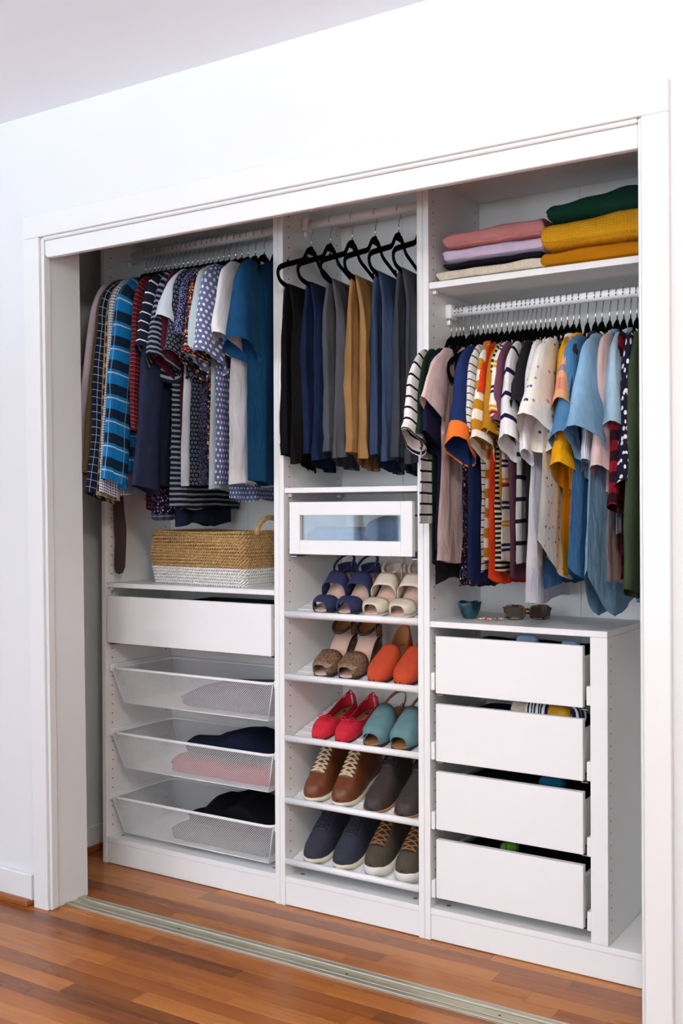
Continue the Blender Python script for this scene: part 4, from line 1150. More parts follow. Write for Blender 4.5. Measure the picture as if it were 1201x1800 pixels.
def strap_sandal(label, mat, X, zr, group, buckle, insole, sl, rz=0.03):
    L, ws, H = .225, .98, .062
    loc, rot = on_tray(zr, X, .010, rz)
    r = thing('sandal', label, 'sandal', loc, rot, group)
    zf = lambda t: lerp(.012, H, smoothstep(.72, .22, t)) if t < .72 else .012
    zf = lambda t: .012 + (H - .012) * (1 - smoothstep(.2, .70, t))
    slab(L, ws, lambda t: zf(t) - .010, lambda t: zf(t) - .001, .001).build('sole', M['dark_sole'] if mat is M['navy_suede'] else mat, r)
    slab(L, ws, lambda t: zf(t) - .0006, lambda t: zf(t) + .003, -.001).build('insole', insole, r)
    heel_block(r, mat, L, ws, zf, t1=.18)
    U = Upper(L, ws * 1.06, lambda t: .030 + .03 * (1 - t), zf, .7, .5)
    thick(band(MB(), U, .77, .972, 0.0, PI, 20).build('toe_strap', mat, r))
    U2 = Upper(L, ws * 1.16, lambda t: .054, zf, .62, .5)
    thick(band(MB(), U2, .40, .585, 0.0, PI).build('instep_strap', mat, r))
    # heel counter and ankle strap
    U3 = Upper(L, ws, lambda t: .05, zf, .8, .8)
    hc = MB()
    ring = [t for t in reversed(TS) if t <= .15]
    prof = [(-foot_w(t, ws), L * (1 - t), t) for t in ring] + [(foot_w(t, ws), L * (1 - t), t) for t in reversed(ring)]
    hc.grid(lambda i, j: Vector((prof[i][0], prof[i][1], zf(prof[i][2]) + j * .012)), len(prof), 4)
    thick(hc.build('heel_counter', mat, r))
    ank = []
    for k in range(22):
        a = 2 * PI * k / 22
        ank.append((.030 * math.cos(a), L * .80 + .042 * math.sin(a), H + .046 + .016 * math.sin(a)))
    mb = MB(); mb.tube(ank, .0042, 6, closed=True, flat=((0, 0, 1), 1.0))
    a_ = mb.build('ankle_strap', sl, r)
    mb = MB(); mb.tube([(.033, L * .80 - .012, H + .034), (.033, L * .80 - .012, H + .048), (.031, L * .80 + .002, H + .050), (.031, L * .80 + .002, H + .036)], .0012, 6, closed=True); mb.build('buckle', buckle, a_)
    mb = MB(); mb.tube([(.031, L * .82, H + .046), (.036, L * .80 - .02, H + .03), (.040, L * .80 - .035, H + .012)], .003, 6, flat=((1, 0, 0), .4)); mb.build('strap_end', sl, a_)
    return r
def glitter_heel(label, X, zr, group):
    L, ws, H = .225, 1.0, .075
    loc, rot = on_tray(zr, X, .010, .03)
    r = thing('heeled_sandal', label, 'sandal', loc, rot, group)
    zf = lambda t: .012 + (H - .012) * (1 - smoothstep(.2, .70, t))
    slab(L, ws, lambda t: zf(t) - .010, lambda t: zf(t) - .001, .001).build('sole', M['dark_sole'], r)
    slab(L, ws, lambda t: zf(t) - .0006, lambda t: zf(t) + .003, -.001).build('insole', M['insole'], r)
    heel_block(r, M['glitter'], L, ws, zf, t1=.19)
    U = Upper(L, ws * 1.08, lambda t: .030 + .055 * (1 - t), zf, .7, .5)
    thick(band(MB(), U, .64, .972, 0.0, PI, 20).build('vamp', M['glitter'], r))
    hc = MB()
    ring = [t for t in reversed(TS) if t <= .24]
    prof = [(-foot_w(t, ws), L * (1 - t), t) for t in ring] + [(foot_w(t, ws), L * (1 - t), t) for t in reversed(ring)]
    hgt = lambda t: .058 - .10 * t
    hc.grid(lambda i, j: Vector((prof[i][0], prof[i][1] + .003 * math.sin(PI * j / 5), zf(prof[i][2]) + hgt(prof[i][2]) * j / 5)), len(prof), 6)
    thick(hc.build('heel_counter', M['glitter'], r))
    li = MB()
    li.grid(lambda i, j: Vector((prof[i][0] * .93, prof[i][1] - .003, zf(prof[i][2]) + .003 + hgt(prof[i][2]) * .9 * j / 3)), len(prof), 4)
    li.build('lining', M['insole_tan'], r)
    ank = []
    for k in range(22):
        a = 2 * PI * k / 22
        ank.append((.031 * math.cos(a), L * .80 + .044 * math.sin(a), H + .040 + .018 * math.sin(a)))
    mb = MB(); mb.tube(ank, .0052, 6, closed=True); a_ = mb.build('ankle_strap', M['dark_sole'], r)
    mb = MB(); mb.tube([(.033, L * .80 - .02, H + .026), (.033, L * .80 - .02, H + .042), (.031, L * .80 - .004, H + .044), (.031, L * .80 - .004, H + .028)], .0013, 6, closed=True); mb.build('buckle', M['brass'], a_)
    return r
def dorsay(label, X, zr, group):
    L, ws, H = .232, .98, .035
    loc, rot = on_tray(zr, X, .004, .03)
    r = thing('mule', label, 'mule', loc, rot, group)
    zf = lambda t: .010 + (H - .010) * (1 - smoothstep(.2, .70, t))
    slab(L, ws, lambda t: zf(t) - .008, lambda t: zf(t) - .001, .0008, .06).build('sole', M['dark_sole'], r)
    slab(L, ws, lambda t: zf(t) - .0006, lambda t: zf(t) + .003, -.001, .06).build('insole', M['tan_leather'], r)
    heel_block(r, M['dark_sole'], L, ws, zf, t1=.2)
    U = Upper(L, ws * 1.08, lambda t: interp(t, [.4, .6, .8, .93, .98, 1.0], [.062, .057, .044, .034, .022, .008]), zf, .72, .5, .06)
    thick(U.mesh(.47, 1.0).build('vamp', M['orange_suede'], r))
    hc = MB()
    ring = [t for t in reversed(TS) if t <= .33]
    prof = [(-foot_w(t, ws), L * (1 - t), t) for t in ring] + [(foot_w(t, ws), L * (1 - t), t) for t in reversed(ring)]
    hgt = lambda t: max(.003, .066 - .20 * t)
    hc.grid(lambda i, j: Vector((prof[i][0] * (1 - .03 * j), prof[i][1], zf(prof[i][2]) + hgt(prof[i][2]) * j / 5)), len(prof), 6)
    thick(hc.build('heel_counter', M['orange_suede'], r))
    li = MB()
    li.grid(lambda i, j: Vector((prof[i][0] * (.93 - .03 * j), prof[i][1] - .0035, zf(prof[i][2]) + .003 + hgt(prof[i][2]) * .93 * j / 3)), len(prof), 4)
    li.build('lining', M['tan_leather'], r)
    return r
def flat_shoe(label, X, zr, group, rz=.05):
    L, ws = .238, .93
    loc, rot = on_tray(zr, X, .010, rz)
    r = thing('ballet_flat', label, 'flat shoe', loc, rot, group)
    zf = lambda t: .006
    slab(L, ws, lambda t: 0.0, lambda t: .006, .001, .1).build('sole', M['dark_sole'], r)
    slab(L, ws, lambda t: .0065, lambda t: .010, -.002, .1).build('insole', M['insole_tan'], r)
    bx_ = MB().box(-.010, .010, L * .80 - .006, L * .80 + .006, .0102, .0106); bx_.build('insole_label', M['navy_suede'], r)
    hh = lambda t: interp(t, [0, .1, .3, .5, .66, .8, .93, 1.0], [.058, .055, .042, .036, .042, .040, .030, .010])
    U = Upper(L, ws * 1.04, hh, zf, .72, .72, .1)
    def op(t, ph):
        a = abs(ph - PI / 2)
        lim = interp(t, [0, .014, .035, .1, .55, .66, .71, .72], [0, 0, .95, 1.05, 1.02, .80, .35, 0])
        return a < lim
    ts = [k / 60 for k in range(1, 60)] + [.005, .99]
    up_ = U.mesh(0, 1, op, 41, ts); thick(up_.build('upper', M['red_suede'], r), .0015)
    # piping along the opening
    pts = []
    for k in range(15):
        t = .03 + .67 * k / 14
        pts.append(U.P(t, PI / 2 - interp(t, [0, .014, .035, .1, .55, .66, .71, .72], [0, 0, .95, 1.05, 1.02, .80, .35, 0]), .001))
    pts2 = [Vector((-p.x, p.y, p.z)) for p in reversed(pts)]
    mb = MB(); mb.tube(pts + pts2, .0016, 6, closed=True); mb.build('piping', M['red_suede'], r)
    b0 = U.P(.735, PI / 2, .003)
    mb = MB()
    for s in (-1, 1):
        lp = [(0, 0, 0), (s * .012, .004, .006), (s * .022, .002, .005), (s * .020, -.005, .002), (s * .008, -.004, .002), (0, 0, 0)]
        mb.tube(spline([b0 + Vector(p) for p in lp], 4), .0014, 5)
        mb.tube(spline([b0 + Vector(p) for p in ((0, 0, 0), (s * .010, -.009, 0), (s * .017, -.013, -.004))], 4), .0013, 5)
    mb.build('bow', M['red_suede'], r)
    return r
def teal_mule(label, X, zr, group):
    L, ws, H = .228, .98, .03
    loc, rot = on_tray(zr, X, .006, .03)
    r = thing('slingback_mule', label, 'mule', loc, rot, group)
    zf = lambda t: .011 + (H - .011) * (1 - smoothstep(.2, .70, t))
    slab(L, ws, lambda t: zf(t) - .010, lambda t: zf(t) - .001, .001).build('sole', M['dark_sole'], r)
    slab(L, ws, lambda t: zf(t) - .0006, lambda t: zf(t) + .003, -.001).build('insole', M['insole_tan'], r)
    heel_block(r, M['dark_sole'], L, ws, zf, t1=.2)
    U = Upper(L, ws * 1.1, lambda t: interp(t, [.4, .6, .8, .95, 1.0], [.072, .066, .050, .034, .02]), zf, .8, .6)
    thick(band(MB(), U, .46, .955, 0.0, PI, 20).build('vamp', M['teal_leather'], r))
    st = []
    for k in range(15):
        a = -.1 + (PI + .2) * k / 14
        st.append((.032 * math.cos(a), L * .72 + .068 * math.sin(a), H + .030 + .022 * math.sin(a)))
    mb = MB(); mb.tube(spline(st, 3), .0062, 6, flat=((1, 0, 0), .3)); s_ = mb.build('heel_strap', M['tan_leather'], r)
    mb = MB(); mb.tube([(.034, L * .66, H + .028), (.034, L * .66, H + .044), (.034, L * .72, H + .044), (.034, L * .72, H + .028)], .0013, 6, closed=True); mb.build('buckle', M['dark_sole'], s_)
    return r
def laced(name, cat, label, X, zr, group, upm, solem, lacem, hh, L=.25, ws=1.05, sole=.020, rise=0.0, rz=.04, lacer=.0021, rows=6, lt=(.66, .36), open_t=.34, toecap=None, welt=None, spread=.5, bowl=False, sole_grow=.003, tongue=None, shrink=0.12, lean=0.0):
    loc, rot = on_tray(zr, X, .006, rz)
    r = thing(name, label, cat, loc, rot, group)
    zs = lambda t: sole * (1 + .25 * smoothstep(.9, 1.0, t)) + rise * (1 - smoothstep(.25, .6, t))
    so = slab(L, ws, lambda t: .007 * smoothstep(.86, 1.0, t), zs, sole_grow).build('sole', solem, r)
    if welt: slab(L, ws, lambda t: zs(t) - .001, lambda t: zs(t) + .0022, sole_grow * .6).build('welt', welt, r)
    U = Upper(L, ws, hh, lambda t: zs(t) - .004, .62, .72, shrink=shrink, lean=lean)
    def op(t, ph):
        if t > open_t + .03: return False
        a = abs(ph - PI / 2)
        return a < interp(t, [0, .02, .06, open_t - .06, open_t, open_t + .03], [.5, .62, .72, .72, .5, .1])
    ts = [k / 50 for k in range(1, 50)] + [.005, .99]
    thick(U.mesh(0, 1, op, 33, ts).build('upper', upm, r), .002)
    slab(L, ws * .82, lambda t: zs(t) + hh(t) * .30, lambda t: zs(t) + hh(t) * .30 + .002, 0, 0, .03, open_t).build('insole', M['lining'], r)
    if toecap:
        thick(U.mesh(.80, 1.0, None, 25, off=.0012).build('toe_cap', toecap, r), .001)
    tg = MB()
    tts = [lt[0] + .03 + (open_t - .05 - lt[0] - .03) * k / 10 for k in range(11)]
    tg.grid(lambda i, j: U.P(max(tts[j], .02), PI / 2 + (i - 4) / 4 * spread * .8, .0012 + (.006 if j > 8 else 0) * (j - 8)), 9, 11)
    thick(tg.build('tongue', tongue or upm, r), .0015)
    lc = MB()
    rowt = [lerp(lt[0], lt[1], k / (rows - 1)) for k in range(rows)]
    for k in range(rows):
        for s in (-1, 1):
            a = U.P(rowt[k], PI / 2 + s * spread, .002)
            if k == 0:
                if s < 0: continue
                b_ = U.P(rowt[k], PI / 2 - s * spread, .002); m = U.P(rowt[k], PI / 2, .0042)
            else:
                b_ = U.P(rowt[k - 1], PI / 2 - s * spread, .002); m = U.P((rowt[k] + rowt[k - 1]) / 2, PI / 2, .0042 + .0022 * (s > 0))
            lc.tube(spline([a, a.lerp(m, .5) + Vector((0, 0, .0015)), m, m.lerp(b_, .5) + Vector((0, 0, .0015)), b_], 2), lacer, 6)
    if bowl:
        c = U.P(rowt[-1], PI / 2, .006)
        for s in (-1, 1):
            lc.tube(spline([c, c + Vector((s * .014, -.006, .012)), c + Vector((s * .026, -.018, -.004)), c + Vector((s * .018, -.022, -.014)), c + Vector((s * .006, -.006, -.002))], 4), lacer * .9, 5)
            lc.tube(spline([c, c + Vector((s * .012, -.014, -.004)), c + Vector((s * .018, -.034, -.022))], 4), lacer * .9, 5)
    lc.build('laces', lacem, r)
    # seam where the toe piece meets the lacing panels
    mb = MB(); mb.tube([U.P(lt[0] + .035 - .10 * abs(k / 12 - .5) * 2, .25 + (PI - .5) * k / 12, .0011) for k in range(13)], .0013, 5); mb.build('toe_seam', upm, r)
    # eyelet stays: the stitched seam down both sides of the lacing
    for s in (-1, 1):
        mb = MB(); mb.tube([U.P(lerp(lt[0] + .02, max(open_t - .02, .1), k / 8), PI / 2 + s * (spread + .18), .0012) for k in range(9)], .0011, 5); mb.build('stitched_seam', upm, r)
    return r

PR = (('left', 'right'))
def pair(fn, xs, fmt, *a, **k):
    for x, w in zip(xs, PR): fn(fmt % w, *a[:0], **dict(k, X=x))
for w, x in zip(PR, (0.885, 0.970)):
    strap_sandal('navy suede block heeled sandal, %s one of its pair on the top shoe shelf' % w, M['navy_suede'], x, SZ[0], 'navy suede sandals', M['brass'], M['insole'], M['navy_suede'])
for w, x in zip(PR, (1.062, 1.152)):
    strap_sandal('cream leather block heeled sandal, %s one of its pair on the top shoe shelf' % w, M['cream_leather'], x, SZ[0], 'cream leather sandals', M['brass'], M['insole'], M['cream_leather'])
for w, x in zip(PR, (0.884, 0.974)):
    glitter_heel('bronze glittery heeled sandal with an ankle strap, %s one of its pair' % w, x, SZ[1], 'bronze glitter heels')
for w, x in zip(PR, (1.078, 1.166)):
    dorsay('orange suede mule with a pointed heel counter, %s one of its pair' % w, x, SZ[1], 'orange suede mules')
for w, x in zip(PR, (0.872, 0.955)):
    flat_shoe('red suede ballet flat with a small bow, %s one of its pair' % w, x, SZ[2], 'red ballet flats')
for w, x in zip(PR, (1.062, 1.155)):
    teal_mule('worn teal leather open toe mule, %s one of its pair' % w, x, SZ[2], 'teal leather mules')
hboot = lambda t: interp(t, [0, .05, .15, .30, .38, .48, .58, .70, .82, .92, .97, 1.0], [.128, .130, .130, .128, .124, .108, .090, .068, .053, .043, .031, .012])
hdes = lambda t: interp(t, [0, .05, .15, .30, .38, .48, .58, .70, .82, .92, .97, 1.0], [.105, .108, .108, .106, .098, .082, .068, .055, .047, .039, .028, .011])
hsn = lambda t: interp(t, [0, .05, .15, .28, .38, .48, .58, .70, .82, .92, .97, 1.0], [.078, .078, .074, .080, .092, .088, .077, .062, .049, .040, .030, .013])
for w, x in zip(PR, (0.850, 0.952)):
    laced('lace_up_boot', 'boot', 'waxed brown leather boot with cream laces, %s one of its pair' % w, x, SZ[3], 'brown lace-up boots', M['brown_leather'], M['cream_rubber'], M['lace_cream'], hboot, L=.262, ws=1.10, sole=.016, rows=8, lt=(.745, .40), toecap=None, spread=.42, lacer=.0028)
for w, x in zip(PR, (1.064, 1.168)):
    laced('desert_boot', 'boot', 'dark brown leather ankle boot with dark laces, %s one of its pair' % w, x, SZ[3], 'dark brown ankle boots', M['dark_brown_leather'], M['tan_leather'], M['lace_dark'], hdes, L=.262, ws=1.10, sole=.008, rows=3, lt=(.47, .37), spread=.36, bowl=True, rise=.006)
for w, x in zip(PR, (0.850, 0.956)):
    laced('running_shoe', 'sneaker', 'dark navy sneaker with a cream sole, %s one of its pair' % w, x, SZ[4], 'navy sneakers', M['navy_mesh'], M['cream_rubber'], M['lace_dark'], hsn, L=.262, ws=1.12, sole=.018, rows=6, lt=(.68, .40), spread=.40, bowl=True, rise=.008)
for w, x in zip(PR, (1.068, 1.172)):
    laced('canvas_sneaker', 'sneaker', 'olive brown sneaker with a thick white sole and tan laces, %s one of its pair' % w, x, SZ[4], 'olive sneakers', M['olive_canvas'], M['white_rubber'], M['lace_tan'], hsn, L=.258, ws=1.08, sole=.030, rows=7, lt=(.78, .40), spread=.42, bowl=True, tongue=M['lining'], sole_grow=.004)

# ------------------------------------------------------------------ woven basket
random.seed(3)
M['seagrass'] = simple('natural_seagrass', 'b8935f', 0.85, noise_amt=.6, noise_scale=110)
M['white_grass'] = simple('white_painted_seagrass', 'e4e1dc', 0.8, noise_amt=.08, noise_scale=120)
wb = thing('woven_basket', 'rectangular seagrass basket with a white painted lower part', 'basket', (0.388, 0.175, 0.9612), (0, 0, math.radians(-6.0)))
BW, BD, BH, NR_ = 0.416, 0.236, 0.178, 18
def ring_pts(hw, hd, r, n_side):
    pts = []
    segs = [((-hw + r, -hd), (hw - r, -hd)), ((hw, -hd + r), (hw, hd - r)), ((hw - r, hd), (-hw + r, hd)), ((-hw, hd - r), (-hw, -hd + r))]
    cent = [(hw - r, -hd + r, -PI / 2), (hw - r, hd - r, 0), (-hw + r, hd - r, PI / 2), (-hw + r, -hd + r, PI)]
    for (a, b_), (cx, cy, a0) in zip(segs, cent):
        n = max(2, int(math.dist(a, b_) / n_side))
        for k in range(n): pts.append((lerp(a[0], b_[0], k / n), lerp(a[1], b_[1], k / n)))
        m = max(2, int(r * PI / 2 / n_side))
        for k in range(m):
            t = a0 + PI / 2 * k / m
            pts.append((cx + r * math.cos(t), cy + r * math.sin(t)))
    return pts
nat, wht = MB(), MB()
rowh = BH / NR_
for k in range(NR_):
    grow = .008 * math.sin(PI * k / NR_) + .004 * k / NR_
    base = ring_pts(BW / 2 + grow, BD / 2 + grow, .022, .0030)
    z = rowh * (k + .5)
    n = len(base); turns = int(n * .0030 / .0215)
    for strand in (0, 1):
        pts = []; rad = []
        ph = PI * strand + k * .9
        for i, (x, y_) in enumerate(base):
            a = 2 * PI * turns * i / n + ph
            l = math.hypot(x, y_)
            d = .0036 * math.cos(a)
            x0_, y0_ = base[i - 1]; x1_, y1_ = base[(i + 1) % n]
            tx_, ty_ = x1_ - x0_, y1_ - y0_; tl = math.hypot(tx_, ty_) or 1
            sag = .0025 * math.sin(x * 11 + k) * (k / NR_)
            pts.append((x + ty_ / tl * d, y_ - tx_ / tl * d, z + .0034 * math.sin(a) + sag))
        (wht if k < 6 else nat).tube(pts, .0031, 5, closed=True)
nat.build('natural_coils', M['seagrass'], wb, kind='stuff'); wht.build('white_coils', M['white_grass'], wb, kind='stuff')
mb = MB(); mb.box(-BW / 2 + .006, BW / 2 - .006, -BD / 2 + .006, BD / 2 - .006, .002, .010); mb.build('bottom', M['white_grass'], wb)
for s, hz in ((-1, -1), (1, 1)):
    hd_ = MB()
    arc = []
    for k in range(25):
        a = PI * k / 24
        arc.append(Vector((s * (BW / 2 + .010), .062 * math.cos(a), BH - .012 + hz * .056 * math.sin(a))))
    arc = spline(arc, 3)
    for strand in (0, 1, 2):
        pts = []
        for i, p in enumerate(arc):
            a = i * .62 + strand * 2 * PI / 3
            rad = Vector((0, p.y, p.z - BH)).normalized()
            pts.append(p + rad * (.0045 * math.cos(a)) + Vector((.0045 * math.sin(a), 0, 0)))
        hd_.tube(pts, .0046, 5)
    hd_.build('handle', M['seagrass'], wb)

# ------------------------------------------------------------------ folded clothes
def folded(name, label, cat, mat, X, Y, z, w, d, h, group, seed=0, rz=0.0, slope=0.0, layers=2, amp=.006, side_droop=0.0, round_=.42, lump=0.0):
    root = thing(name, label, cat, (X, Y, z), (0, 0, rz), group)
    nx_, na = 30, 44
    def fn(i, j):
        s = math.sin(PI / 2 * (-1 + 2 * j / (nx_ - 1)))
        a = 2 * PI * i / na
        ca, sa = math.cos(a), math.sin(a)
        q0 = 1 - .55 * h / w          # blunt, rounded ends
        e = 1.0 if abs(s) <= q0 else math.sqrt(max(0.0, 1 - ((abs(s) - q0) / (1 - q0)) ** 2))
        e = .30 + .70 * e
        yy = d / 2 * math.copysign(abs(ca) ** .38, ca) * (.97 + .03 * e)
        zz = h / 2 * math.copysign(abs(sa) ** round_, sa) * e
        f = (zz + h / 2) / h
        groove = abs(math.sin(PI * layers * f)) if layers > 1 else 1
        yy *= 1 - .035 * (1 - groove) * (abs(ca) > .5)
        top = smoothstep(.25, .95, f)
        zz += top * (amp * nz(s * 2.1 + seed, yy * 9, seed) * 2 + slope * s * w / 2 - side_droop * abs(s) ** 3 + lump * math.exp(-((s - .1) * 2.2) ** 2))
        xx = s * w / 2 + .004 * nz(yy * 12, f * 5, seed + 3.3) + .003 * math.sin(PI * layers * f)
        return Vector((xx, yy + .006 * nz(s * 3, f * 3, seed), max(0.0, zz + h / 2)))
    mb = MB(); mb.grid(fn, na, nx_, wrap=True, uvfn=lambda i, j: (fn(i, j).x, fn(i, j).y * .3 + fn(i, j).z * 1.5))
    b = len(mb.v)
    mb.f.append(tuple(range(na - 1, -1, -1))); mb.sm.append(True)
    mb.f.append(tuple(b - na + k for k in range(na))); mb.sm.append(True)
    mb.build('fold_body', mat, root)
    # the free edge of the fold, a thin lip along the front
    lip = MB()
    P = []
    for j in range(2, nx_ - 2):
        p = fn(int(na * .5) + 2, j); P.append(p + Vector((0, -.0012, 0)))
    lip.tube(P, .0021, 5); lip.build('fold_edge', mat, root)
    return root
SW = 'folded sweaters on the top shelf'
G('knitpink', 'd98d88', rib=('v', .004), bump=.7); G('knitlilac', 'cdb9cf', bump=.6); G('knitblack', '15141a'); G('knitcream', 'ddcdb8', rib=('u', .006), bump=.9)
G('knitgreen', '17402f', rib=('u', .0035), bump=.7); G('knityellow', 'd99a1c', rib=('x', .009), bump=1.0); G('knitmust', 'b87408', bump=.5)
folded('folded_sweater', 'folded cream ribbed sweater at the bottom of the left sweater stack', 'sweater', D['knitcream'], 1.445, .155, 1.8435, .325, .27, .036, SW, 1, layers=2, amp=.003)
folded('folded_sweater', 'thin folded black top between the cream and lilac sweaters', 'sweater', D['knitblack'], 1.450, .150, 1.8798, .29, .26, .016, SW, 2, layers=2, amp=.002)
folded('folded_sweater', 'folded pale lilac sweater under the pink one', 'sweater', D['knitlilac'], 1.452, .155, 1.8962, .30, .265, .040, SW, 3, layers=2, amp=.004)
folded('folded_sweater', 'folded salmon pink sweater on top of the left stack', 'sweater', D['knitpink'], 1.450, .155, 1.9370, .30, .27, .046, SW, 4, layers=1, amp=.004, slope=.03)
folded('folded_sweater', 'folded dark mustard sweater at the bottom of the right stack', 'sweater', D['knitmust'], 1.762, .150, 1.8435, .34, .27, .046, SW, 5, layers=1, amp=.004)
folded('folded_sweater', 'folded golden yellow chunky knit sweater', 'sweater', D['knityellow'], 1.765, .140, 1.8900, .335, .285, .074, SW, 6, layers=1, amp=.006, slope=.05)
folded('folded_sweater', 'folded dark green sweater on top of the right stack', 'sweater', D['knitgreen'], 1.775, .160, 1.9640, .335, .28, .064, SW, 7, layers=1, amp=.006, slope=.07)

FB = 'folded clothes in the wire baskets'
G('lilacgrey', '5d5a70'); G('navyfold', '131a2e', streak=.25); G('redfold', 'b01228'); G('blackfold', '0c0c0f'); G('jeanfold', '33507a', streak=.3, var=.3)
zb = [a[1] + .002 for a in bsk]
folded('folded_shirt', 'folded grey lilac clothes in the uppermost wire basket', 'folded clothes', D['lilacgrey'], .50, .165, zb[0], .37, .24, .072, FB, 11, layers=2, amp=.010, lump=.012, side_droop=.02)
folded('folded_shirt', 'folded bright red clothes under the navy ones in the middle wire basket', 'folded clothes', D['redfold'], .475, .165, zb[1], .40, .25, .062, FB, 12, layers=2, amp=.006)
folded('folded_jeans', 'folded navy jeans on the red clothes in the middle wire basket', 'folded clothes', D['navyfold'], .49, .180, zb[1] + .064, .36, .22, .058, FB, 13, layers=2, amp=.016, lump=.016, side_droop=.015)
G('greyfold', '56535c')
folded('folded_shirt', 'folded dark grey clothes at the bottom of the lowest wire basket', 'folded clothes', D['greyfold'], .47, .165, zb[2], .39, .25, .050, FB, 14, layers=2, amp=.006)
folded('folded_shirt', 'rumpled black folded clothes in the lowest wire basket', 'folded clothes', D['blackfold'], .50, .180, zb[2] + .052, .36, .22, .070, FB, 15, layers=2, amp=.018, lump=.022, side_droop=.02)
# in the glass fronted drawer
folded('folded_jeans', 'folded blue jeans behind the glass of the framed drawer', 'folded clothes', D['jeanfold'], .925, .155, 1.0935, .20, .22, .060, 'jeans in the glass fronted drawer', 21, layers=2, amp=.004)
folded('folded_jeans', 'taller folded blue jeans at the right behind the drawer glass', 'folded clothes', D['jeanfold'], 1.105, .155, 1.0935, .15, .22, .094, 'jeans in the glass fronted drawer', 22, layers=3, amp=.004)
# dark box in the left drawer
bo = thing('tray_insert', 'dark tray insert standing in the left drawer', 'tray', (.42, .16, .776))
M['dark_felt'] = simple('dark_felt', '1d1a1c', .95)
MB().box(-.14, .14, -.10, -.094, 0, .128).build('tray_side', M['dark_felt'], bo, .001); MB().box(-.14, .14, .094, .10, 0, .128).build('tray_side', M['dark_felt'], bo, .001)
MB().box(-.14, -.134, -.0935, .0935, 0, .128).build('tray_side', M['dark_felt'], bo, .001); MB().box(.134, .14, -.0935, .0935, 0, .128).build('tray_side', M['dark_felt'], bo, .001)
MB().box(-.1335, .1335, -.0935, .0935, 0.0005, .004).build('tray_bottom', M['dark_felt'], bo)

# contents of the four drawers
G('sockstripe', 'e6e2dc', [('s', 'v', .010, .5, 0, '1c2444')]); G('sockyellow', 'c8902a'); G('sockblue', '8fa4c4'); G('sockteal', '17536e'); G('sockgreen', '5b8a30'); G('darkcloth', '0d0f18'); G('sockbeige', 'c9b8a0'); G('navyblue', '15203f')
DC = 'clothes in the drawer unit'
def roll(label, mat, X, Y, z, r, ln, rz, seed):
    root = thing('rolled_sock', label, 'socks', (X, Y, z), (0, 0, rz), DC)
    mb = MB(); P = []; R = []
    for k in range(13):
        t = k / 12; s = -1 + 2 * t
        P.append((s * ln / 2, .004 * nz(s * 2, seed), r)); R.append(max(.003, r * (1 - abs(s) ** 5) ** .5 * (1 + .06 * nz(s * 4, seed, 2))))
    mb.tube(P, R, 12); mb.build('roll', mat, root)
    mb = MB(); sp = []
    for k in range(18):
        a = k * .5; rr = r * (.12 + .045 * k); sp.append((ln / 2 * .985, rr * math.cos(a), r + rr * math.sin(a)))
    mb.tube(sp, .0014, 4); mb.build('rolled_edge', mat, root)
for n_, (z0, z1, w) in enumerate(dz):
    folded('folded_clothes', 'dark folded clothes filling the %s drawer of the unit' % w, 'folded clothes', D['navyblue'] if n_ == 1 else D['darkcloth'], 1.50, .165, z0 + .0185, .37, .25, (.120, .112, .118, .118)[n_], DC, 30 + n_, layers=2, amp=.004)
roll('pale blue rolled socks showing over the uppermost drawer front', D['sockblue'], 1.53, .075, .694 + .139, .016, .06, .3, 1)
roll('pale grey blue rolled socks at the right of the uppermost drawer', D['sockblue'], 1.655, .065, .694 + .139, .012, .05, -.2, 2)
roll('beige rolled socks in the second drawer', D['sockbeige'], 1.515, .068, .5045 + .131, .024, .06, .15, 3)
roll('navy and white striped rolled socks in the second drawer', D['sockstripe'], 1.565, .062, .5045 + .131, .026, .07, .1, 4)
roll('mustard yellow rolled socks in the second drawer', D['sockyellow'], 1.625, .062, .5045 + .131, .023, .075, -.2, 5)
roll('striped rolled socks at the right end of the second drawer', D['sockstripe'], 1.672, .072, .5045 + .131, .024, .04, 1.0, 6)
roll('teal rolled socks in the third drawer', D['sockteal'], 1.60, .075, .3145 + .137, .018, .07, .2, 7)
roll('green rolled socks in the lowest drawer', D['sockgreen'], 1.475, .075, .1225 + .137, .014, .05, .3, 8)

# ------------------------------------------------------------------ bowl, hair clips, sunglasses on the drawer unit
ZT = 0.8949
bw = thing('bowl', 'small dark teal glass bowl with a wavy rim on the drawer unit', 'bowl', (1.335, .118, ZT))
m, nt, b = new_mat('dark_teal_glass'); N = nt.nodes.new
tc = N('ShaderNodeTexCoord'); nx2 = N('ShaderNodeTexNoise'); nx2.inputs['Scale'].default_value = 40
nt.links.new(tc.outputs['Object'], nx2.inputs['Vector']); rp = N('ShaderNodeValToRGB')
rp.color_ramp.elements[0].color = lin('0d2c3a'); rp.color_ramp.elements[1].color = lin('2f6a7c'); rp.color_ramp.elements[0].position = .35; rp.color_ramp.elements[1].position = .75
nt.links.new(nx2.outputs['Fac'], rp.inputs['Fac']); nt.links.new(rp.outputs['Color'], b.inputs['Base Color'])
b.inputs['Roughness'].default_value = .08; b.inputs['Transmission Weight'].default_value = .25; M['teal_glass'] = m
wv = lambda a, j: (.0022 * math.sin(5 * a) * (j / 6 if j <= 6 else (12 - j) / 6), .0022 * math.sin(5 * a + 1) * (j / 6 if j <= 6 else (12 - j) / 6))
mb = MB(); mb.lathe([(.001, 0), (.014, 0), (.018, .003), (.024, .012), (.029, .026), (.032, .040), (.0335, .048), (.0315, .048), (.030, .040), (.027, .027), (.022, .014), (.012, .006), (.0005, .005)], 40, wob=wv)
mb.build('body', M['teal_glass'], bw)
bead_c = [simple('bead_' + n, c, .25, 0, spec=.6) for n, c in (('gold', 'c89a3a'), ('pink', 'd87a86'), ('ivory', 'eadfce'), ('red', 'b8343c'), ('blue', '7fa8c8'))]
random.seed(8)
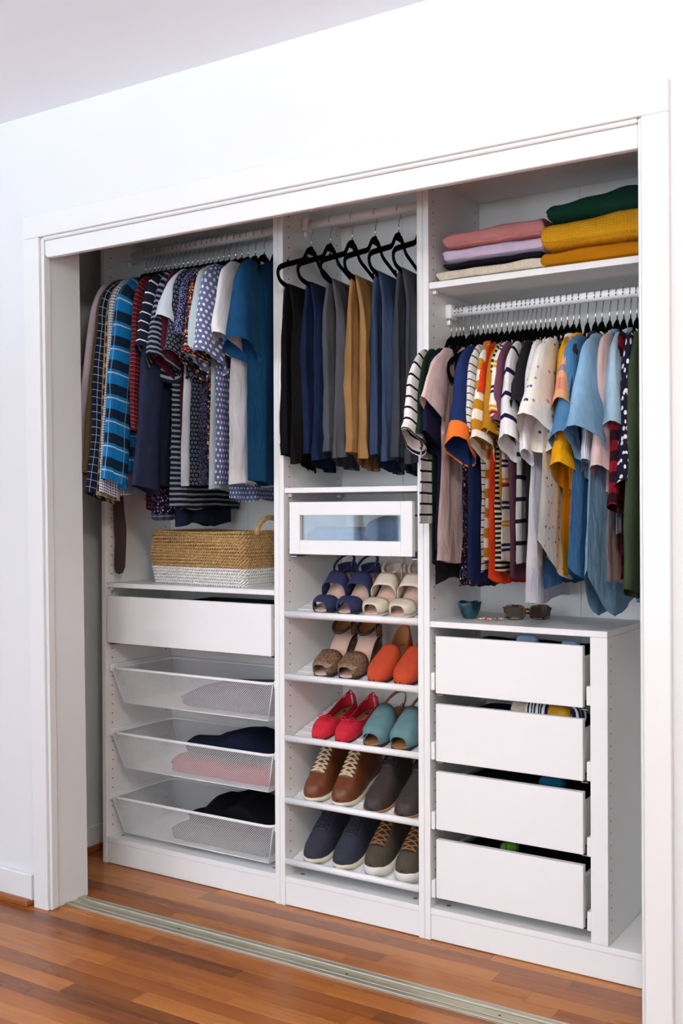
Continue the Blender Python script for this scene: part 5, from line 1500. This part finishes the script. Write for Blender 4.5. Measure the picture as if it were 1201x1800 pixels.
for (X, Y, ang, nb, lb) in ((1.398, .088, .35, 8, 'longer hair clip of gold, pink and ivory beads beside the bowl'), (1.432, .108, .5, 5, 'shorter pink and red beaded hair clip near the sunglasses')):
    hc = thing('hair_clip', lb, 'hair clip', (X, Y, ZT), (0, 0, ang), 'beaded hair clips')
    ln = nb * .0052
    mb = MB().box(-ln / 2, ln / 2, -.003, .003, .0002, .0022); mb.build('clasp', M['brass'], hc, .0006)
    for k in range(nb):
        r = random.uniform(.0028, .0042)
        mb = MB(); mb.lathe([(max(1e-5, r * math.sin(PI * q / 8)), r - r * math.cos(PI * q / 8)) for q in range(9)], 10)
        mb.build('bead', bead_c[(k * 2 + (nb == 5)) % 5], hc, loc=(-ln / 2 + (k + .5) * ln / nb, random.uniform(-.002, .002), .0023))
# sunglasses
sg = thing('sunglasses', 'tortoiseshell sunglasses lying folded on the drawer unit', 'sunglasses', (1.498, .152, ZT + .0005), (0, 0, math.radians(24)))
m, nt, b = new_mat('tortoiseshell'); N = nt.nodes.new
tc = N('ShaderNodeTexCoord'); nx2 = N('ShaderNodeTexNoise'); nx2.inputs['Scale'].default_value = 90; nx2.inputs['Detail'].default_value = 3
nt.links.new(tc.outputs['Object'], nx2.inputs['Vector']); rp = N('ShaderNodeValToRGB')
rp.color_ramp.elements[0].color = lin('140a06'); rp.color_ramp.elements[1].color = lin('8a5622'); rp.color_ramp.elements[0].position = .45; rp.color_ramp.elements[1].position = .68
nt.links.new(nx2.outputs['Fac'], rp.inputs['Fac']); nt.links.new(rp.outputs['Color'], b.inputs['Base Color']); b.inputs['Roughness'].default_value = .15; M['tortoise'] = m
M['lens'] = simple('dark_brown_lens', '2c1c12', .06, 0, spec=.8)
lean_ = math.radians(-12)
def SP(x, z, y=0): return Vector((x, y - (z - .02) * math.sin(lean_) * -1, z))
for s in (-1, 1):
    cx_ = s * .034; pts = []
    for k in range(28):
        a = 2 * PI * k / 28
        ca, sa = math.cos(a), math.sin(a)
        x = .0265 * math.copysign(abs(ca) ** .6, ca); z = .0185 * math.copysign(abs(sa) ** .6, sa)
        if sa > 0 and ca * s > 0: x *= 1.10; z *= 1.08
        pts.append(SP(cx_ + x, .0225 + z, .002 * abs(x) / .026))
    mb = MB(); mb.tube(pts, .0032, 8, closed=True); ri = mb.build('lens_rim', M['tortoise'], sg)
    c = SP(cx_, .0225); n = len(pts)
    mb = MB(); mb.add([p + Vector((0, .0012, 0)) for p in pts] + [p + Vector((0, -.0008, 0)) for p in pts], [tuple(range(n)), tuple(range(2 * n - 1, n - 1, -1))], None, False); mb.build('lens', M['lens'], ri)
    tp = [SP(s * .062, .034, .003), SP(s * .066, .034, .010), Vector((s * .050, .024 + (.006 if s > 0 else 0), .026)), Vector((s * -.010, .026 + (.007 if s > 0 else 0), .016)), Vector((s * -.052, .024 + (.007 if s > 0 else 0), .008)), Vector((s * -.062, .022 + (.007 if s > 0 else 0), .004))]
    mb = MB(); mb.tube(spline(tp, 5), .0027, 6, flat=((0, 1, 0), .6)); mb.build('temple_arm', M['tortoise'], sg)
mb = MB(); mb.tube(spline([SP(-.010, .028), SP(0, .031), SP(.010, .028)], 4), .0032, 8); mb.build('bridge', M['tortoise'], sg)
